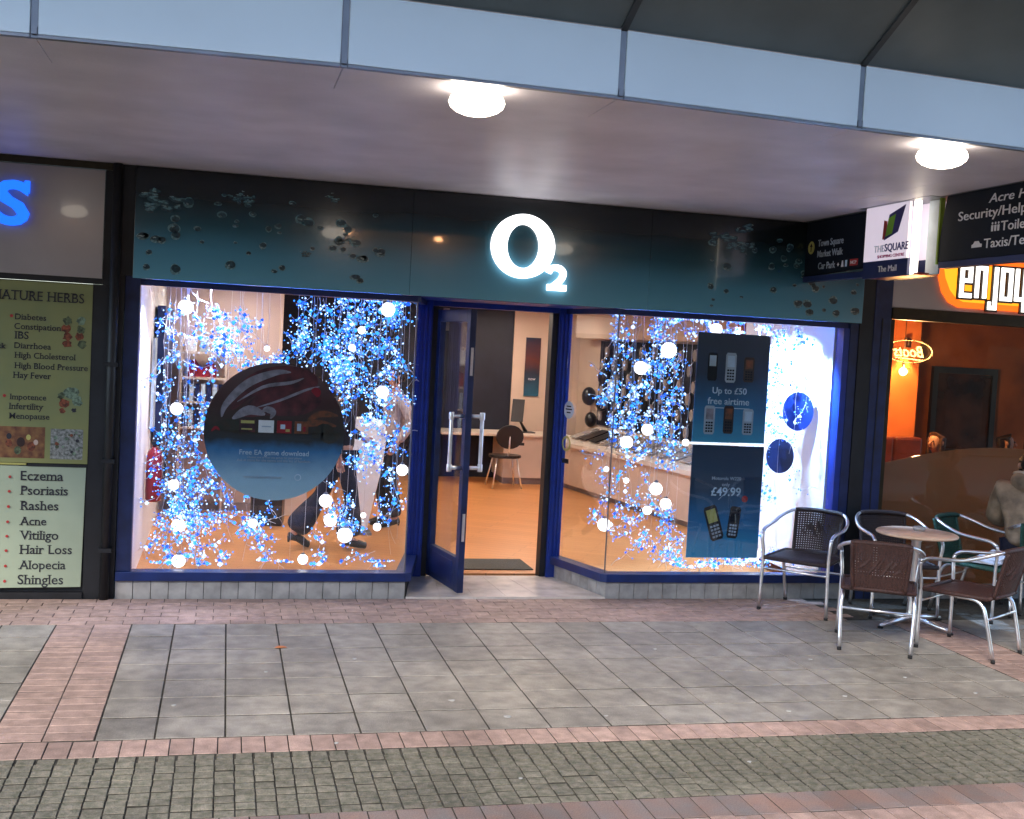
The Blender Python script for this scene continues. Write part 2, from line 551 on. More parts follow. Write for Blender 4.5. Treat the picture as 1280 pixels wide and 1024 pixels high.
def text(s, parent, m, O, width, frame=FR, bold=0.0, ext=.003, height=None, serif=False, align='L', shear=0, name='lettering', narrow=None):
    """flat lettering: O = lower-left corner of the baseline, scaled to the width"""
    c = bpy.data.curves.new('t', 'FONT')
    c.body = s
    c.size = 1
    c.offset = bold
    c.shear = shear
    c.resolution_u = 3
    ob = bpy.data.objects.new('t', c)
    COL.objects.link(ob)
    dg = bpy.context.evaluated_depsgraph_get()
    me0 = bpy.data.meshes.new_from_object(ob.evaluated_get(dg))
    bpy.data.objects.remove(ob)
    vs = [v.co.copy() for v in me0.vertices]
    fs = [tuple(p.vertices) for p in me0.polygons]
    if serif:
        cnt = {}
        for f in fs:
            for i in range(len(f)):
                e = tuple(sorted((f[i], f[(i + 1) % len(f)])))
                cnt[e] = cnt.get(e, 0) + 1
        for (a, b), k in list(cnt.items()):
            A, B = vs[a], vs[b]
            if k == 1 and abs(A.y - B.y) < .004 and .05 < abs(A.x - B.x) < .22:
                x0, x1, y = min(A.x, B.x), max(A.x, B.x), A.y
                if abs(y) < .02: ya, yb = y, y + .055
                elif y > .4: ya, yb = y - .05, y
                else: continue
                q = len(vs)
                vs += [Vector((x0 - .085, ya, 0)), Vector((x1 + .085, ya, 0)), Vector((x1 + .085, yb, 0)), Vector((x0 - .085, yb, 0))]
                fs.append((q, q + 1, q + 2, q + 3))
    x0 = min(v.x for v in vs); x1 = max(v.x for v in vs)
    k = width / (x1 - x0)
    ky = k if height is None else height / .73
    O, U, V = Vector(O), Vector(frame[0]), Vector(frame[1])
    N = U.cross(V).normalized()
    mb = MB()
    n = len(vs)
    P = [O + U * ((v.x - x0) * k) + V * (v.y * ky) for v in vs]
    ed = {}
    for f in fs:
        for i in range(len(f)):
            e = (f[i], f[(i + 1) % len(f)])
            ed[tuple(sorted(e))] = None if tuple(sorted(e)) in ed else e
    sides = [(e[0], e[1], e[1] + n, e[0] + n) for e in ed.values() if e]
    mb.add(P + [p + N * ext for p in P], [tuple(reversed(f)) for f in fs] + [tuple(i + n for i in f) for f in fs] + [tuple(s_) for s_ in sides])
    bpy.data.meshes.remove(me0)
    return part(name, mb, m, parent)

def disc(c, r, n=24, sx=1, a0=0, a1=2 * math.pi):
    return [(c[0] + r * sx * math.cos(a0 + (a1 - a0) * i / n), c[1] + r * math.sin(a0 + (a1 - a0) * i / n)) for i in range(n)]

def ring(mb, O, U, V, c, ro, ri, t, n=40, sy=1, syi=None):
    O, U, V = map(Vector, (O, U, V))
    N = U.cross(V).normalized()
    syi = sy if syi is None else syi
    vs = []
    for k in range(n):
        a = 2 * math.pi * k / n
        ca, sa = math.cos(a), math.sin(a)
        o = O + U * (c[0] + ro * ca) + V * (c[1] + ro * sy * sa)
        i = O + U * (c[0] + ri * ca) + V * (c[1] + ri * syi * sa)
        vs += [o, i, o + N * t, i + N * t]
    fs = []
    for k in range(n):
        a, b = 4 * k, 4 * ((k + 1) % n)
        fs += [(a + 2, b + 2, b + 3, a + 3), (a, b, b + 2, a + 2), (a + 3, b + 3, b + 1, a + 1), (a + 1, b + 1, b, a)]
    return mb.add(vs, fs)

def lamp(kind, name, loc, energy, col, size=.1, rot=None, spot=None, parent=None, blend=.3):
    d = bpy.data.lights.new(name, kind)
    d.energy = energy
    d.color = col
    if kind == 'AREA':
        d.shape = 'RECTANGLE'
        d.size, d.size_y = size if isinstance(size, tuple) else (size, size)
    elif kind in ('POINT', 'SPOT'):
        d.shadow_soft_size = size
    if spot:
        d.spot_size = spot
        d.spot_blend = blend
    o = bpy.data.objects.new(name, d)
    COL.objects.link(o)
    o.location = Vector(loc) - (OR[parent.name] if parent else Vector((0, 0, 0)))
    if rot: o.rotation_euler = rot
    if parent: o.parent = parent
    return o

# ================================================================== GROUND
struct('ground', MB().box(-300, 300, -300, 300, -.30, -.045), K['tarmac'])
struct('bedding', MB().box(-9, 14, 1.5, 8.86, -.044, -.007), K['bed'])
GX = .3355

def tile_mesh(name, w, d, m, h=.030, jig=0):
    mb = MB()
    b = .002
    x, y = w / 2, d / 2
    mb.add([(-x, -y, -h), (x, -y, -h), (x, y, -h), (-x, y, -h), (-x, -y, -b * 1.5), (x, -y, -b * 1.5), (x, y, -b * 1.5), (-x, y, -b * 1.5),
            (-x + b, -y + b, 0), (x - b, -y + b, 0), (x - b, y - b, 0), (-x + b, y - b, 0)],
           [(0, 1, 5, 4), (1, 2, 6, 5), (2, 3, 7, 6), (3, 0, 4, 7), (4, 5, 9, 8), (5, 6, 10, 9), (6, 7, 11, 10), (7, 4, 8, 11), (8, 9, 10, 11)])
    me = mb.mesh(name, [m, K['bed']])
    for p in me.polygons:
        if p.index < 4: p.material_index = 1
    return me

def lay(parent, name, me, cells, jz=.0015, ja=.004):
    for x, y in cells:
        o = bpy.data.objects.new(name, me)
        COL.objects.link(o)
        o.parent = parent
        o.location = (x, y, rnd.uniform(-jz, jz))
        o.rotation_euler = (rnd.uniform(-.002, .002), rnd.uniform(-.002, .002), rnd.uniform(-ja, ja))

pav = thing('pavement', None, None, kind='structure')
J = .009
sm_ = tile_mesh('slab', GX - J, .326 - J - .005, K['slab'])
rows = [5.792 + .326 * k for k in range(7)]
lay(pav, 'slab', sm_, [(.0675 - GX * 2 + GX * (i + .5), y + .163) for i in range(1, 17) for y in rows], ja=.002)
sm2_ = tile_mesh('slab', .278 - J, .326 - J - .005, K['slab'])
lay(pav, 'slab', sm2_, [(-.268 - .139, y + .163) for y in rows], ja=.002)
lay(pav, 'slab', sm_, [(-1.022 - GX * (i + .5), y + .163) for i in range(4) for y in rows], ja=.002)
lay(pav, 'slab', sm_, [(5.59 + GX * (i + .5), y + .163) for i in range(5) for y in rows + [rows[0] - .326]], ja=.002)
# pink brick band along the shopfront
band = thing('brick_band', None, None, kind='structure')
bm_ = tile_mesh('paver', .235 - .004, .108 - .010, K['pink'])
cells = []
for r_ in range(7):
    y = 8.085 + .108 * r_ + .054 - .01
    for i in range(29):
        x = -1.9 + .235 * i + (.1175 if r_ % 2 else 0)
        cells.append((x, y))
lay(band, 'paver', bm_, cells)
# strip left, two columns wide, and its twin to the right
st = thing('brick_strip', None, None, kind='structure')
c1 = [(-.962 + .057 + .237 * k - .0, 5.80 + .1135 * (j + .5)) for j in range(20) for k in range(2)]
stm = tile_mesh('paver', .237 - .005, .1135 - .010, K['pink'])
lay(st, 'paver', stm, [(-.9035 + .237 * k, 5.795 + .114 * (j + .5)) for j in range(20) for k in range(2)])
lay(st, 'paver', stm, [(5.225 + .237 * k, 5.795 + .114 * (j + .5)) for j in range(20) for k in range(2)])
# border course
bd = thing('brick_border', None, None, kind='structure')
bdm = tile_mesh('brick', .112 - .005, .222 - .005, K['pink'])
lay(bd, 'brick', bdm, [(-.528 + .112 * (i + .5), 5.672) for i in range(-8, 62)])
# lower border courses
bd2 = thing('rust_brick_border', None, None, kind='structure')
bdm2 = tile_mesh('brick', .122 - .005, .222 - .005, K['pink2'])
lay(bd2, 'brick', bdm2, [(1.02 + .122 * (i + .5), 4.70) for i in range(-16, 34)])
bdm3 = tile_mesh('brick', .122 - .005, .222 - .005, K['pink'])
lay(bd2, 'brick', bdm3, [(1.02 + .122 * (i + .5), 4.474) for i in range(-6, 28)])
lay(bd2, 'brick', bdm3, [(1.02 + .122 * (i + .5), 4.248) for i in range(-6, 28)])
# setts: the 300 nearest as parts, the rest joined
se = thing('sett_strip', None, None, kind='structure')
sem = tile_mesh('sett', .088 - .0065, .0745 - .010, K['sett'])
allc = []
for j in range(10):
    for i in range(-14, 62):
        allc.append((-.860 + .088 * (i + .5) + .0015 * math.sin(j * 3), 4.813 + .0745 * (j + .5)))
vis = sorted([c for c in allc if -1.05 + (5.5 - c[1]) * .0 < c[0] < 4.35], key=lambda c: c[0] ** 2 + c[1] ** 2)
near = set(vis[:300])
lay(se, 'sett', sem, vis[:300], jz=.003, ja=.02)
mb = MB()
for (x, y) in allc:
    if (x, y) in near: continue
    z = rnd.uniform(-.004, .002)
    a, b = .0395, .033
    mb.add([(x - a, y - b, -.03), (x + a, y - b, -.03), (x + a, y + b, -.03), (x - a, y + b, -.03), (x - a + .003, y - b + .003, z), (x + a - .003, y - b + .003, z), (x + a - .003, y + b - .003, z), (x - a + .003, y + b - .003, z)],
           [(0, 1, 5, 4), (1, 2, 6, 5), (2, 3, 7, 6), (3, 0, 4, 7), (4, 5, 6, 7)])
part('sett_mass', mb, K['sett'], se, kind='stuff')
# litter
tag(part('fallen_leaf', MB().plate([(0, 0), (.03, -.012), (.075, .0), (.055, .03), (.02, .032)], (.37, 7.42, .006), (1, 0, 0), (0, 1, 0), .004), K['leafl']), 'small orange fallen leaf lying on the grey slabs', 'leaf')
for k, (x, y, r_) in enumerate([(1.30, 6.28, .018), (1.55, 5.98, .02), (.85, 7.16, .012), (3.70, 6.20, .014), (4.33, 6.55, .012), (2.4, 6.6, .01), (2.9, 7.3, .012), (3.2, 5.95, .013), (1.9, 7.6, .01), (.3, 6.9, .011), (-.2, 6.3, .012), (3.9, 7.0, .013), (4.6, 6.2, .012), (2.1, 5.95, .011), (.6, 5.65, .010), (2.6, 5.2, .010), (1.4, 5.1, .009)]):
    g = part('chewing_gum', MB().prism([(x + r_ * math.cos(a) * (1 + .25 * math.sin(3 * a)), y + r_ * .8 * math.sin(a)) for a in [i * math.pi / 5 for i in range(10)]], -.002, .004), K['gum'])
    tag(g, 'pale trodden gum spot on the paving slabs', 'gum', 'gum spots on the slabs')

# ================================================================== PHONE SHOP
Y0 = 8.89
shop = thing('phone_shop', 'phone shop with dark blue droplet fascia, blue window frames and open glass door', 'shop', (2.2, Y0, 0))
# fascia panels
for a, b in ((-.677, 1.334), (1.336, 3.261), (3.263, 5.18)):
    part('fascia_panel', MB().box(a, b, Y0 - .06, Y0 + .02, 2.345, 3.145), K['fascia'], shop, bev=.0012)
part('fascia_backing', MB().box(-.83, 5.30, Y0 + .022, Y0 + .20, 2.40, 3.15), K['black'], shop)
part('corner_post', MB().box(-.83, -.68, Y0 - .04, Y0 + .02, 2.36, 3.148), K['black'], shop)
part('corner_post', MB().box(5.183, 5.31, Y0 - .03, Y0 + .02, 0, 3.148), K['black'], shop)
# droplet print
def crescent(mb, cx, cz, r, w, a0, a1, tilt, n=10, sx=1.2, y=None):
    vs = []
    y = Y0 - .0615 if y is None else y
    for i in range(n + 1):
        t = i / n
        a = a0 + (a1 - a0) * t
        ww = w * math.sin(math.pi * t) + .0008
        for rr in (r, r - ww):
            px, pz = sx * rr * math.cos(a), rr * math.sin(a)
            vs.append((cx + px * math.cos(tilt) - pz * math.sin(tilt), y, cz + px * math.sin(tilt) + pz * math.cos(tilt)))
    mb.add(vs, [(2 * i, 2 * i + 2, 2 * i + 3, 2 * i + 1) for i in range(n)])
pale, dark, bright = MB(), MB(), MB()
rb = random.Random(11)
spots = []
for i in range(52):
    spots.append((rb.uniform(-.64, 1.10), rb.choice([rb.uniform(2.62, 3.0), rb.uniform(2.42, 2.9)]), rb.uniform(.014, .046)))
for i in range(46):
    spots.append((rb.uniform(3.65, 5.13), rb.choice([rb.uniform(2.62, 3.0), rb.uniform(2.40, 2.8)]), rb.uniform(.014, .046)))
def drop(mb, cx, cz, rx, rz, y, q_=rb, irr=.35, n=11):
    ph = q_.uniform(0, 6.28)
    vs = [(cx, y, cz)]
    for i in range(n):
        a = 2 * math.pi * i / n
        k = 1 + irr * (.5 * math.sin(2 * a + ph) + .35 * math.sin(3 * a + 2 * ph) + q_.uniform(-.3, .3))
        vs.append((cx + rx * k * math.cos(a), y, cz + rz * k * math.sin(a)))
    mb.add(vs, [(0, (i + 1) % n + 1, i + 1) for i in range(n)])
YF = Y0 - .0612
for cx, cz, r in spots:
    if not (-.62 < cx < 5.12): continue
    asp = rb.uniform(.55, 1.0)
    drop(pale, cx, cz, r, r * asp, YF - .0002, irr=.14, n=16)
    drop(dark, cx + r * .10, cz + r * .16 * rb.choice([-1, 1, 1]), r * .82, r * asp * .74, YF - .0006, irr=.12, n=16)
    if rb.random() < .75:
        drop(bright, cx + r * rb.uniform(-.5, .0), cz - r * rb.uniform(-.5, .5), r * rb.uniform(.2, .4), r * rb.uniform(.10, .18), YF - .0009, irr=.6)
for cx, cz, wd in ((-.55, 2.93, .13), (-.42, 2.89, .12), (-.60, 2.86, .10), (3.85, 2.96, .12), (3.98, 2.93, .13), (4.10, 2.90, .10), (4.05, 3.05, .10), (.02, 2.98, .07), (.12, 2.97, .07), (.72, 3.02, .06), (.85, 2.72, .05), (.55, 2.60, .05)):
    for k in range(7):
        bx, bz = max(-.62, cx + rb.uniform(-.6, .6) * wd), cz + rb.uniform(-.35, .35) * wd
        drop(dark, bx, bz, wd * .30, wd * .16, YF - .0003 - k * .00005)
        drop(pale, bx, bz + wd * .05, wd * rb.uniform(.12, .28), wd * rb.uniform(.05, .10), YF - .0007 - k * .00005, irr=.8)
        if k % 2: drop(bright, bx + rb.uniform(-.03, .03), bz + rb.uniform(-.02, .03), wd * rb.uniform(.06, .14), wd * rb.uniform(.02, .05), YF - .0012 - k * .00005, irr=.9)
for mbx, mm in ((pale, 'bub'), (dark, 'bubd'), (bright, 'bubb')):
    part('droplet_print', mbx, K[mm], shop, kind='stuff')

# illuminated sign
sg = thing('illuminated_sign', 'big lit white O with a small 2 in the middle of the dark blue fascia', 'sign', (2.2, Y0 - .06, 2.45))
mb = MB()
ring(mb, (0, Y0 - .062, 0), (1, 0, 0), (0, 0, 1), (2.203, 2.776), .254, .130, .035, n=64, sy=.975, syi=1.30)
part('letter', mb, E_['o2'], sg)
def two(O, h, w, st):
    """numeral 2 as a stroked ribbon"""
    pts = [(.02, .76), (.12, .93), (.36, 1.0), (.62, .96), (.78, .82), (.78, .64), (.66, .46), (.40, .25), (.17, .10)]
    pts = [Vector((a * w, b * h * .97 - 0, 0)) for a, b in pts]
    pts = smooth(pts, 5)
    L, Rr = [], []
    for i, p in enumerate(pts):
        t = (pts[min(i + 1, len(pts) - 1)] - pts[max(0, i - 1)]).normalized()
        n = Vector((-t.y, t.x, 0)) * st / 2
        L.append(p + n); Rr.append(p - n)
    mb = MB()
    for i in range(len(pts) - 1):
        q = [Rr[i], Rr[i + 1], L[i + 1], L[i]]
        mb.plate([(a.x, a.y) for a in q][::-1], O, *FR, .035)
    mb.plate([(0, 0), (w * .98, 0), (w * .98, st), (0, st)], (O[0], O[1] - .001, O[2]), *FR, .034)
    return mb
part('numeral', two((2.415, Y0 - .062, 2.45), .185, .155, .047), E_['o2'], sg)

# stall riser tiles, sills, splays
LC, RC = 1.416, 3.055
DL, DRr = (1.60, 9.72), (2.80, 9.72)
def tiles_along(p, q, z0, z1, n):
    p, q = Vector(p), Vector(q)
    d = (q - p)
    L = d.length / n
    u = d.normalized()
    nn = Vector((u.y, -u.x))
    me = None
    for i in range(n):
        c = p + u * (L * (i + .5)) + nn * (-.012)
        mb = MB().obox((c.x, c.y, (z0 + z1) / 2), (u.x, u.y, 0), (0, 0, 1), (nn.x, nn.y, 0), L / 2 - .002, (z1 - z0) / 2 - .001, .012)
        part('riser_tile', mb, K['riser'], shop, bev=.0025)
tiles_along((-.73, Y0 - .02), (LC, Y0 - .02), -.02, .128, 17)
tiles_along((LC, Y0 - .02), (DL[0] - .01, DL[1]), -.02, .128, 6)
tiles_along((DRr[0] + .01, DRr[1]), (RC, Y0 - .02), -.02, .128, 7)
tiles_along((RC, Y0 - .02), (5.18, Y0 - .02), -.02, .128, 17)
core = MB()
core.prism([(-.72, Y0 + .006), (LC + .01, Y0 + .006), (DL[0], DL[1]), (DL[0], DL[1] + .05), (LC - .07, Y0 + .14), (-.72, Y0 + .14)], -.02, .127)
core.prism([(DRr[0] + .012, DRr[1]), (RC + .012, Y0 + .006), (5.17, Y0 + .006), (5.17, Y0 + .14), (RC + .09, Y0 + .14), (DRr[0] + .012, DRr[1] + .05)], -.02, .127)
part('riser_core', core, K['bed'], shop)
def sill(poly):
    return part('window_sill', MB().prism(poly, .129, .196), K['bsill'], shop, bev=.004)
sill([(-.73, Y0 - .045), (LC - .005, Y0 - .045), (LC + .045, Y0 - .02), (DL[0] + .03, DL[1] - .07), (DL[0] + .03, DL[1] + .03), (DL[0] - .06, DL[1] + .03), (LC - .06, Y0 + .09), (-.73, Y0 + .09)])
sill([(DRr[0] - .02, DRr[1] - .05), (RC - .045, Y0 - .02), (RC, Y0 - .045), (5.18, Y0 - .045), (5.18, Y0 + .09), (RC + .06, Y0 + .09), (DRr[0] + .07, DRr[1] + .03), (DRr[0] - .02, DRr[1] + .03)])
# window heads
for poly in ([(-.73, Y0 + .0), (LC, Y0 + .0), (LC + .02, Y0 + .01), (DL[0] + .02, DL[1] - .02), (DL[0] - .06, DL[1]), (LC - .05, Y0 + .08), (-.73, Y0 + .08)],
             [(DRr[0], DRr[1] - .02), (RC - .02, Y0 + .01), (RC, Y0 + .0), (5.18, Y0 + .0), (5.18, Y0 + .08), (RC + .05, Y0 + .08), (DRr[0] + .07, DRr[1])]):
    part('window_head', MB().prism(poly, 2.30, 2.344), K['bsill'], shop)
# left jamb pilaster and right jamb
part('corner_filler', MB().box(-.832, -.731, Y0 - .028, Y0 + .12, 2.10, 2.41), K['black'], shop)
part('window_jamb', MB().box(-.73, -.625, Y0 - .02, Y0 + .10, .197, 2.36), K['dkblue'], shop, bev=.004)
part('window_jamb', MB().box(5.045, 5.10, Y0 - .02, Y0 + .10, .197, 2.30), K['blue'], shop, bev=.004)
part('side_pilaster', MB().box(5.10, 5.18, Y0 - .025, Y0 + .10, .197, 2.344), K['dkblue'], shop, bev=.004)
# panes
part('window_pane', MB().box(-.625, LC - .008, Y0 + .018, Y0 + .024, .197, 2.30), K['pane'], shop)
part('window_pane', MB().box(RC + .012, 5.045, Y0 + .018, Y0 + .024, .197, 2.30), K['pane'], shop)
part('splay_pane', MB().bar((LC + .005, Y0 + .04, 1.2485), (DL[0] - .03, DL[1] - .12, 1.2485), .006, 2.10), K['pane'], shop)
part('splay_pane', MB().bar((RC - .005, Y0 + .04, 1.2485), (DRr[0] + .05, DRr[1] - .12, 1.2485), .006, 2.10), K['pane'], shop)
# glass corner seams
part('glass_seam', MB().box(LC - .006, LC + .003, Y0 + .016, Y0 + .030, .197, 2.30), K['mullion'], shop)
part('glass_seam', MB().box(RC - .002, RC + .007, Y0 + .016, Y0 + .030, .197, 2.30), K['mullion'], shop)
# door posts (fluted blue channels)
def post(x0, x1, side):
    mb = MB()
    mb.box(x0, x1, DL[1] - .10, DL[1] + .06, .0, 2.37)
    part('door_post', mb, K['blue'], shop, bev=.004)
    m2 = MB()
    for k in range(3):
        xx = x0 + (x1 - x0) * (.2 + .3 * k)
        m2.box(xx - .008, xx + .008, DL[1] - .112, DL[1] - .101, .20, 2.30)
    part('post_flute', m2, K['blue'], shop)
post(1.545, 1.665, -1)
post(2.765, 2.88, 1)
mb = MB().box(1.667, 1.715, DL[1] - .07, DL[1] + .05, 0, 2.30)
part('door_jamb', mb, K['black'], shop)
mb = MB().box(2.712, 2.763, DL[1] - .07, DL[1] + .05, 0, 2.30)
part('door_jamb', mb, K['black'], shop)
part('door_head', MB().box(1.667, 2.763, DL[1] - .09, DL[1] + .05, 2.302, 2.40), K['blue'], shop)
part('porch_ceiling', MB().prism([(LC, Y0 + .07), (RC, Y0 + .07), (DRr[0], DRr[1] - .1), (DL[0], DL[1] - .1)], 2.345, 2.37), K['blue'], shop)
# threshold of marble tiles
for i in range(6):
    for j in range(2):
        y0, y1 = Y0 - .05 + j * .42, Y0 - .05 + (j + 1) * .42
        def xl(y): return LC + .005 + max(0, y - Y0) * (DL[0] - LC) / (DL[1] - Y0)
        def xr(y): return RC - .005 + max(0, y - Y0) * (DRr[0] - RC) / (DRr[1] - Y0)
        P = [(xl(y0) + (xr(y0) - xl(y0)) * i / 6 + .0008, y0), (xl(y0) + (xr(y0) - xl(y0)) * (i + 1) / 6 - .0008, y0), (xl(y1) + (xr(y1) - xl(y1)) * (i + 1) / 6 - .0008, y1 - .0015), (xl(y1) + (xr(y1) - xl(y1)) * i / 6 + .0008, y1 - .0015)]
        part('threshold_tile', MB().prism(P, -.02, .012), K['marble'], shop)

# open glass door
hinge, free = Vector((1.735, 9.66)), Vector((1.862, 8.90))
du = (free - hinge).normalized()
dn = Vector((du.y, -du.x))
WD = (free - hinge).length
def dP(u, n, z): return (hinge.x + du.x * u + dn.x * n, hinge.y + du.y * u + dn.y * n, z)
def dbox(mb, u0, u1, z0, z1, t, n0=0):
    c = dP((u0 + u1) / 2, n0, (z0 + z1) / 2)
    return mb.obox(c, (du.x, du.y, 0), (0, 0, 1), (dn.x, dn.y, 0), (u1 - u0) / 2, (z1 - z0) / 2, t / 2)
fm = MB()
dbox(fm, 0, .075, .03, 2.27, .05)
dbox(fm, WD - .075, WD, .03, 2.27, .05)
dbox(fm, .076, WD - .076, 2.17, 2.268, .048)
dbox(fm, .076, WD - .076, .032, .30, .048)
door = part('door', fm, K['dkblue'], shop, bev=.003)
g = MB(); dbox(g, .076, WD - .076, .301, 2.169, .006)
part('door_glass', g, K['pane'], door)
g = MB(); dbox(g, .15, WD - .15, .08, .26, .056)
part('kick_plate', g, K['navyp'], door, bev=.003)
for n_, mm in ((.10, 'chrome'), (-.10, 'chrome')):
    g = MB()
    s_ = 1 if n_ > 0 else -1
    u = WD - .04
    g.tube([dP(u, s_ * .026, 1.43), dP(u, s_ * .12, 1.43), dP(u, s_ * .13, 1.40), dP(u, s_ * .13, 1.05), dP(u, s_ * .12, 1.02), dP(u, s_ * .026, 1.02)], .016, 10)
    for z in (1.43, 1.02):
        g.lathe(dP(u, s_ * .13, z - .03), [(.02, 0), (.022, .01), (.022, .05), (.02, .06)], 10)
    part('door_handle', g, K['chrome'], door)
for z in (1.86, .55):
    g = MB(); dbox(g, WD - .0, WD + .004, z - .11, z + .11, .022)
    part('lock_plate', g, K['chrome'], door)
part('door_closer', MB().box(1.76, 1.80, 9.60, 9.68, 2.10, 2.285), K['counter'], shop)

# ------------------------------------------------------------------ shop interior (structure)
CZ = 2.56
rm = thing('shop_interior', None, None, kind='structure')
part('interior_floor', MB().prism([(-.66, Y0 + .15), (1.30, Y0 + .15), (1.55, 9.80), (2.85, 9.80), (3.10, Y0 + .15), (6.4, Y0 + .15), (6.4, 17.2), (-.66, 17.2)], -.02, .006), K['floor'], rm)
part('interior_ceiling', MB().box(-.70, 6.5, Y0 + .21, 17.2, CZ, CZ + .04), K['ceil'], rm)
part('navy_back_wall', MB().box(.60, 4.18, 17.0, 17.1, 0, CZ), K['navy'], rm)
part('cream_back_wall', MB().box(4.182, 5.4, 16.98, 17.1, 0, CZ), K['wall_in'], rm)
part('left_back_wall', MB().box(-.66, .56, 13.2, 13.3, 0, CZ), K['wall_pk'], rm)
part('left_inner_wall', MB().box(.56, .60, 13.2, 17.1, 0, CZ), K['wall_in'], rm)
part('left_side_wall', MB().box(-.70, -.655, Y0 + .11, 13.3, 0, CZ), K['wall_w'], rm)
A_, B_ = Vector((5.22, 17.0)), Vector((6.02, 11.3))
part('display_wall', MB().wallseg(tuple(A_), tuple(B_), 0, CZ, -.06), K['wall_in'], rm)
part('skirting_board', MB().box(-.655, .558, 13.175, 13.199, .006, .10), K['skirt'], rm)
# bay lining boards
part('bay_lining', MB().box(-.653, -.638, Y0 + .11, 10.55, .16, 2.45), K['wall_w'], rm)
part('bay_lining', MB().box(5.03, 5.06, Y0 + .11, 10.75, .10, 2.50), K['wall_w'], rm, label='white window lining lit bright by a spotlight')
# added light panels, put on the ceiling to light the interior
for k, (x, y) in enumerate([(.3, 10.6), (2.2, 10.9), (3.9, 11.2), (.2, 12.4), (2.0, 13.2), (3.8, 13.6), (2.3, 15.4), (4.1, 15.9)]):
    t = thing('added_light_panel', 'added square light panel on the ceiling that lights the phone shop', 'ceiling light', (x, y, CZ), 'added light panels in the phone shop')
    mb = MB()
    mb.box(x - .22, x + .22, y - .22, y - .19, CZ - .012, CZ - .001).box(x - .22, x + .22, y + .19, y + .22, CZ - .012, CZ - .001)
    mb.box(x - .22, x - .19, y - .19, y + .19, CZ - .012, CZ - .001).box(x + .19, x + .22, y - .19, y + .19, CZ - .012, CZ - .001)
    part('light_frame', mb, K['white'], t)
    part('diffuser', MB().box(x - .189, x + .189, y - .189, y + .189, CZ - .008, CZ - .001), E_['ceil'], t)

# left side display unit seen through the left window
tall = part('blue_display_board', MB().box(-.63, -.56, 11.2, 12.9, .9, 2.2), K['dkblue'])
tag(tall, 'tall dark blue display board on the left shop wall', 'display board')
lit = part('wall_poster', MB().box(-.633, -.61, 10.7, 11.0, 1.1, 1.9), K['grey'])
tag(lit, 'narrow grey poster on the white lining at the left window', 'poster')
sh = thing('brochure_rack', 'tall rack of brochures and boxes against the pink wall behind the left window', 'rack', (-.2, 12.9, 0))
for x in (-.46, .0):
    part('upright', MB().box(x - .01, x + .01, 12.78, 13.1, 0, 1.95), K['desk'], sh)
for z in (.95, 1.22, 1.48, 1.75):
    part('shelf', MB().box(-.45, -.01, 12.78, 13.1, z - .012, z + .012), K['desk'], sh)
for z in (.962, 1.232):
    for i in range(7):
        x = -.43 + i * .06
        part('brochure', MB().box(x, x + .045, 12.80, 12.83, z, z + .19), K['lgrey' if i % 2 else 'navyp'], sh)
for i, x in enumerate((-.40, -.28, -.14)):
    b = part('phone_box', MB().box(x, x + .09, 12.80, 12.95, 1.763, 1.763 + .16), K['white' if i != 1 else 'grey'], None, bev=.004)
    tag(b, ['small white box at the outer end of the rack top', 'small grey box in the middle of the rack top', 'small white box at the inner end of the rack top'][i], 'box', 'boxes on the brochure rack')
mb = MB().plate([(0, 0), (.30, 0), (.30, .13), (.22, .17), (.15, .08), (.08, .19), (0, .15)], (-.40, 12.86, 1.493), *FR, -.05)
tag(part('red_display_card', mb, K['redp']), 'red folded display card standing on the rack shelf', 'display card')
ex = thing('fire_extinguisher', 'red fire extinguisher hanging at the white lining of the left window', 'extinguisher', (-.56, 10.25, .5))
mb = MB().lathe((-.56, 10.25, .52), [(.05, 0), (.065, .02), (.065, .38), (.05, .43), (.02, .46), (.02, .48)], 14)
part('cylinder', mb, K['redp'], ex)
part('valve', MB().box(-.585, -.535, 10.22, 10.28, 1.0, 1.03), K['plastic'], ex)
part('hose', MB().tube([(-.53, 10.25, 1.0), (-.47, 10.23, .95), (-.475, 10.23, .75), (-.48, 10.24, .6)], .01, 8, sm=4), K['plastic'], ex)
bn = part('low_black_box', MB().prism([(.30, 12.2), (.62, 12.15), (.66, 12.45), (.33, 12.5)], .006, .34), K['plastic'], bev=.01)
tag(bn, 'low black box on the shop floor below the round poster', 'box')
pl = part('white_plinth', MB().box(.66, .92, 12.9, 13.15, .006, .30), K['desk'], bev=.005)
tag(pl, 'low white plinth on the shop floor beside the striding legs', 'plinth')
# tapered display pod
pod = thing('display_pod', 'white tapered display stand with rounded top beside the striding shopper', 'display stand', (1.42, 11.8, 0))
poly = [(.10, 0), (.22, 0), (.36, .70), (.385, .98), (.37, 1.08), (.32, 1.14), (.24, 1.165), (.04, 1.17), (.0, 1.13), (.02, .70)]
mb = MB().plate(poly, (1.23, 11.83, .03), *FR, .09)
part('panel', mb, K['wall_w'], pod, bev=.02)
part('foot', MB().box(1.30, 1.50, 11.68, 11.90, .006, .03), K['mullion'], pod)

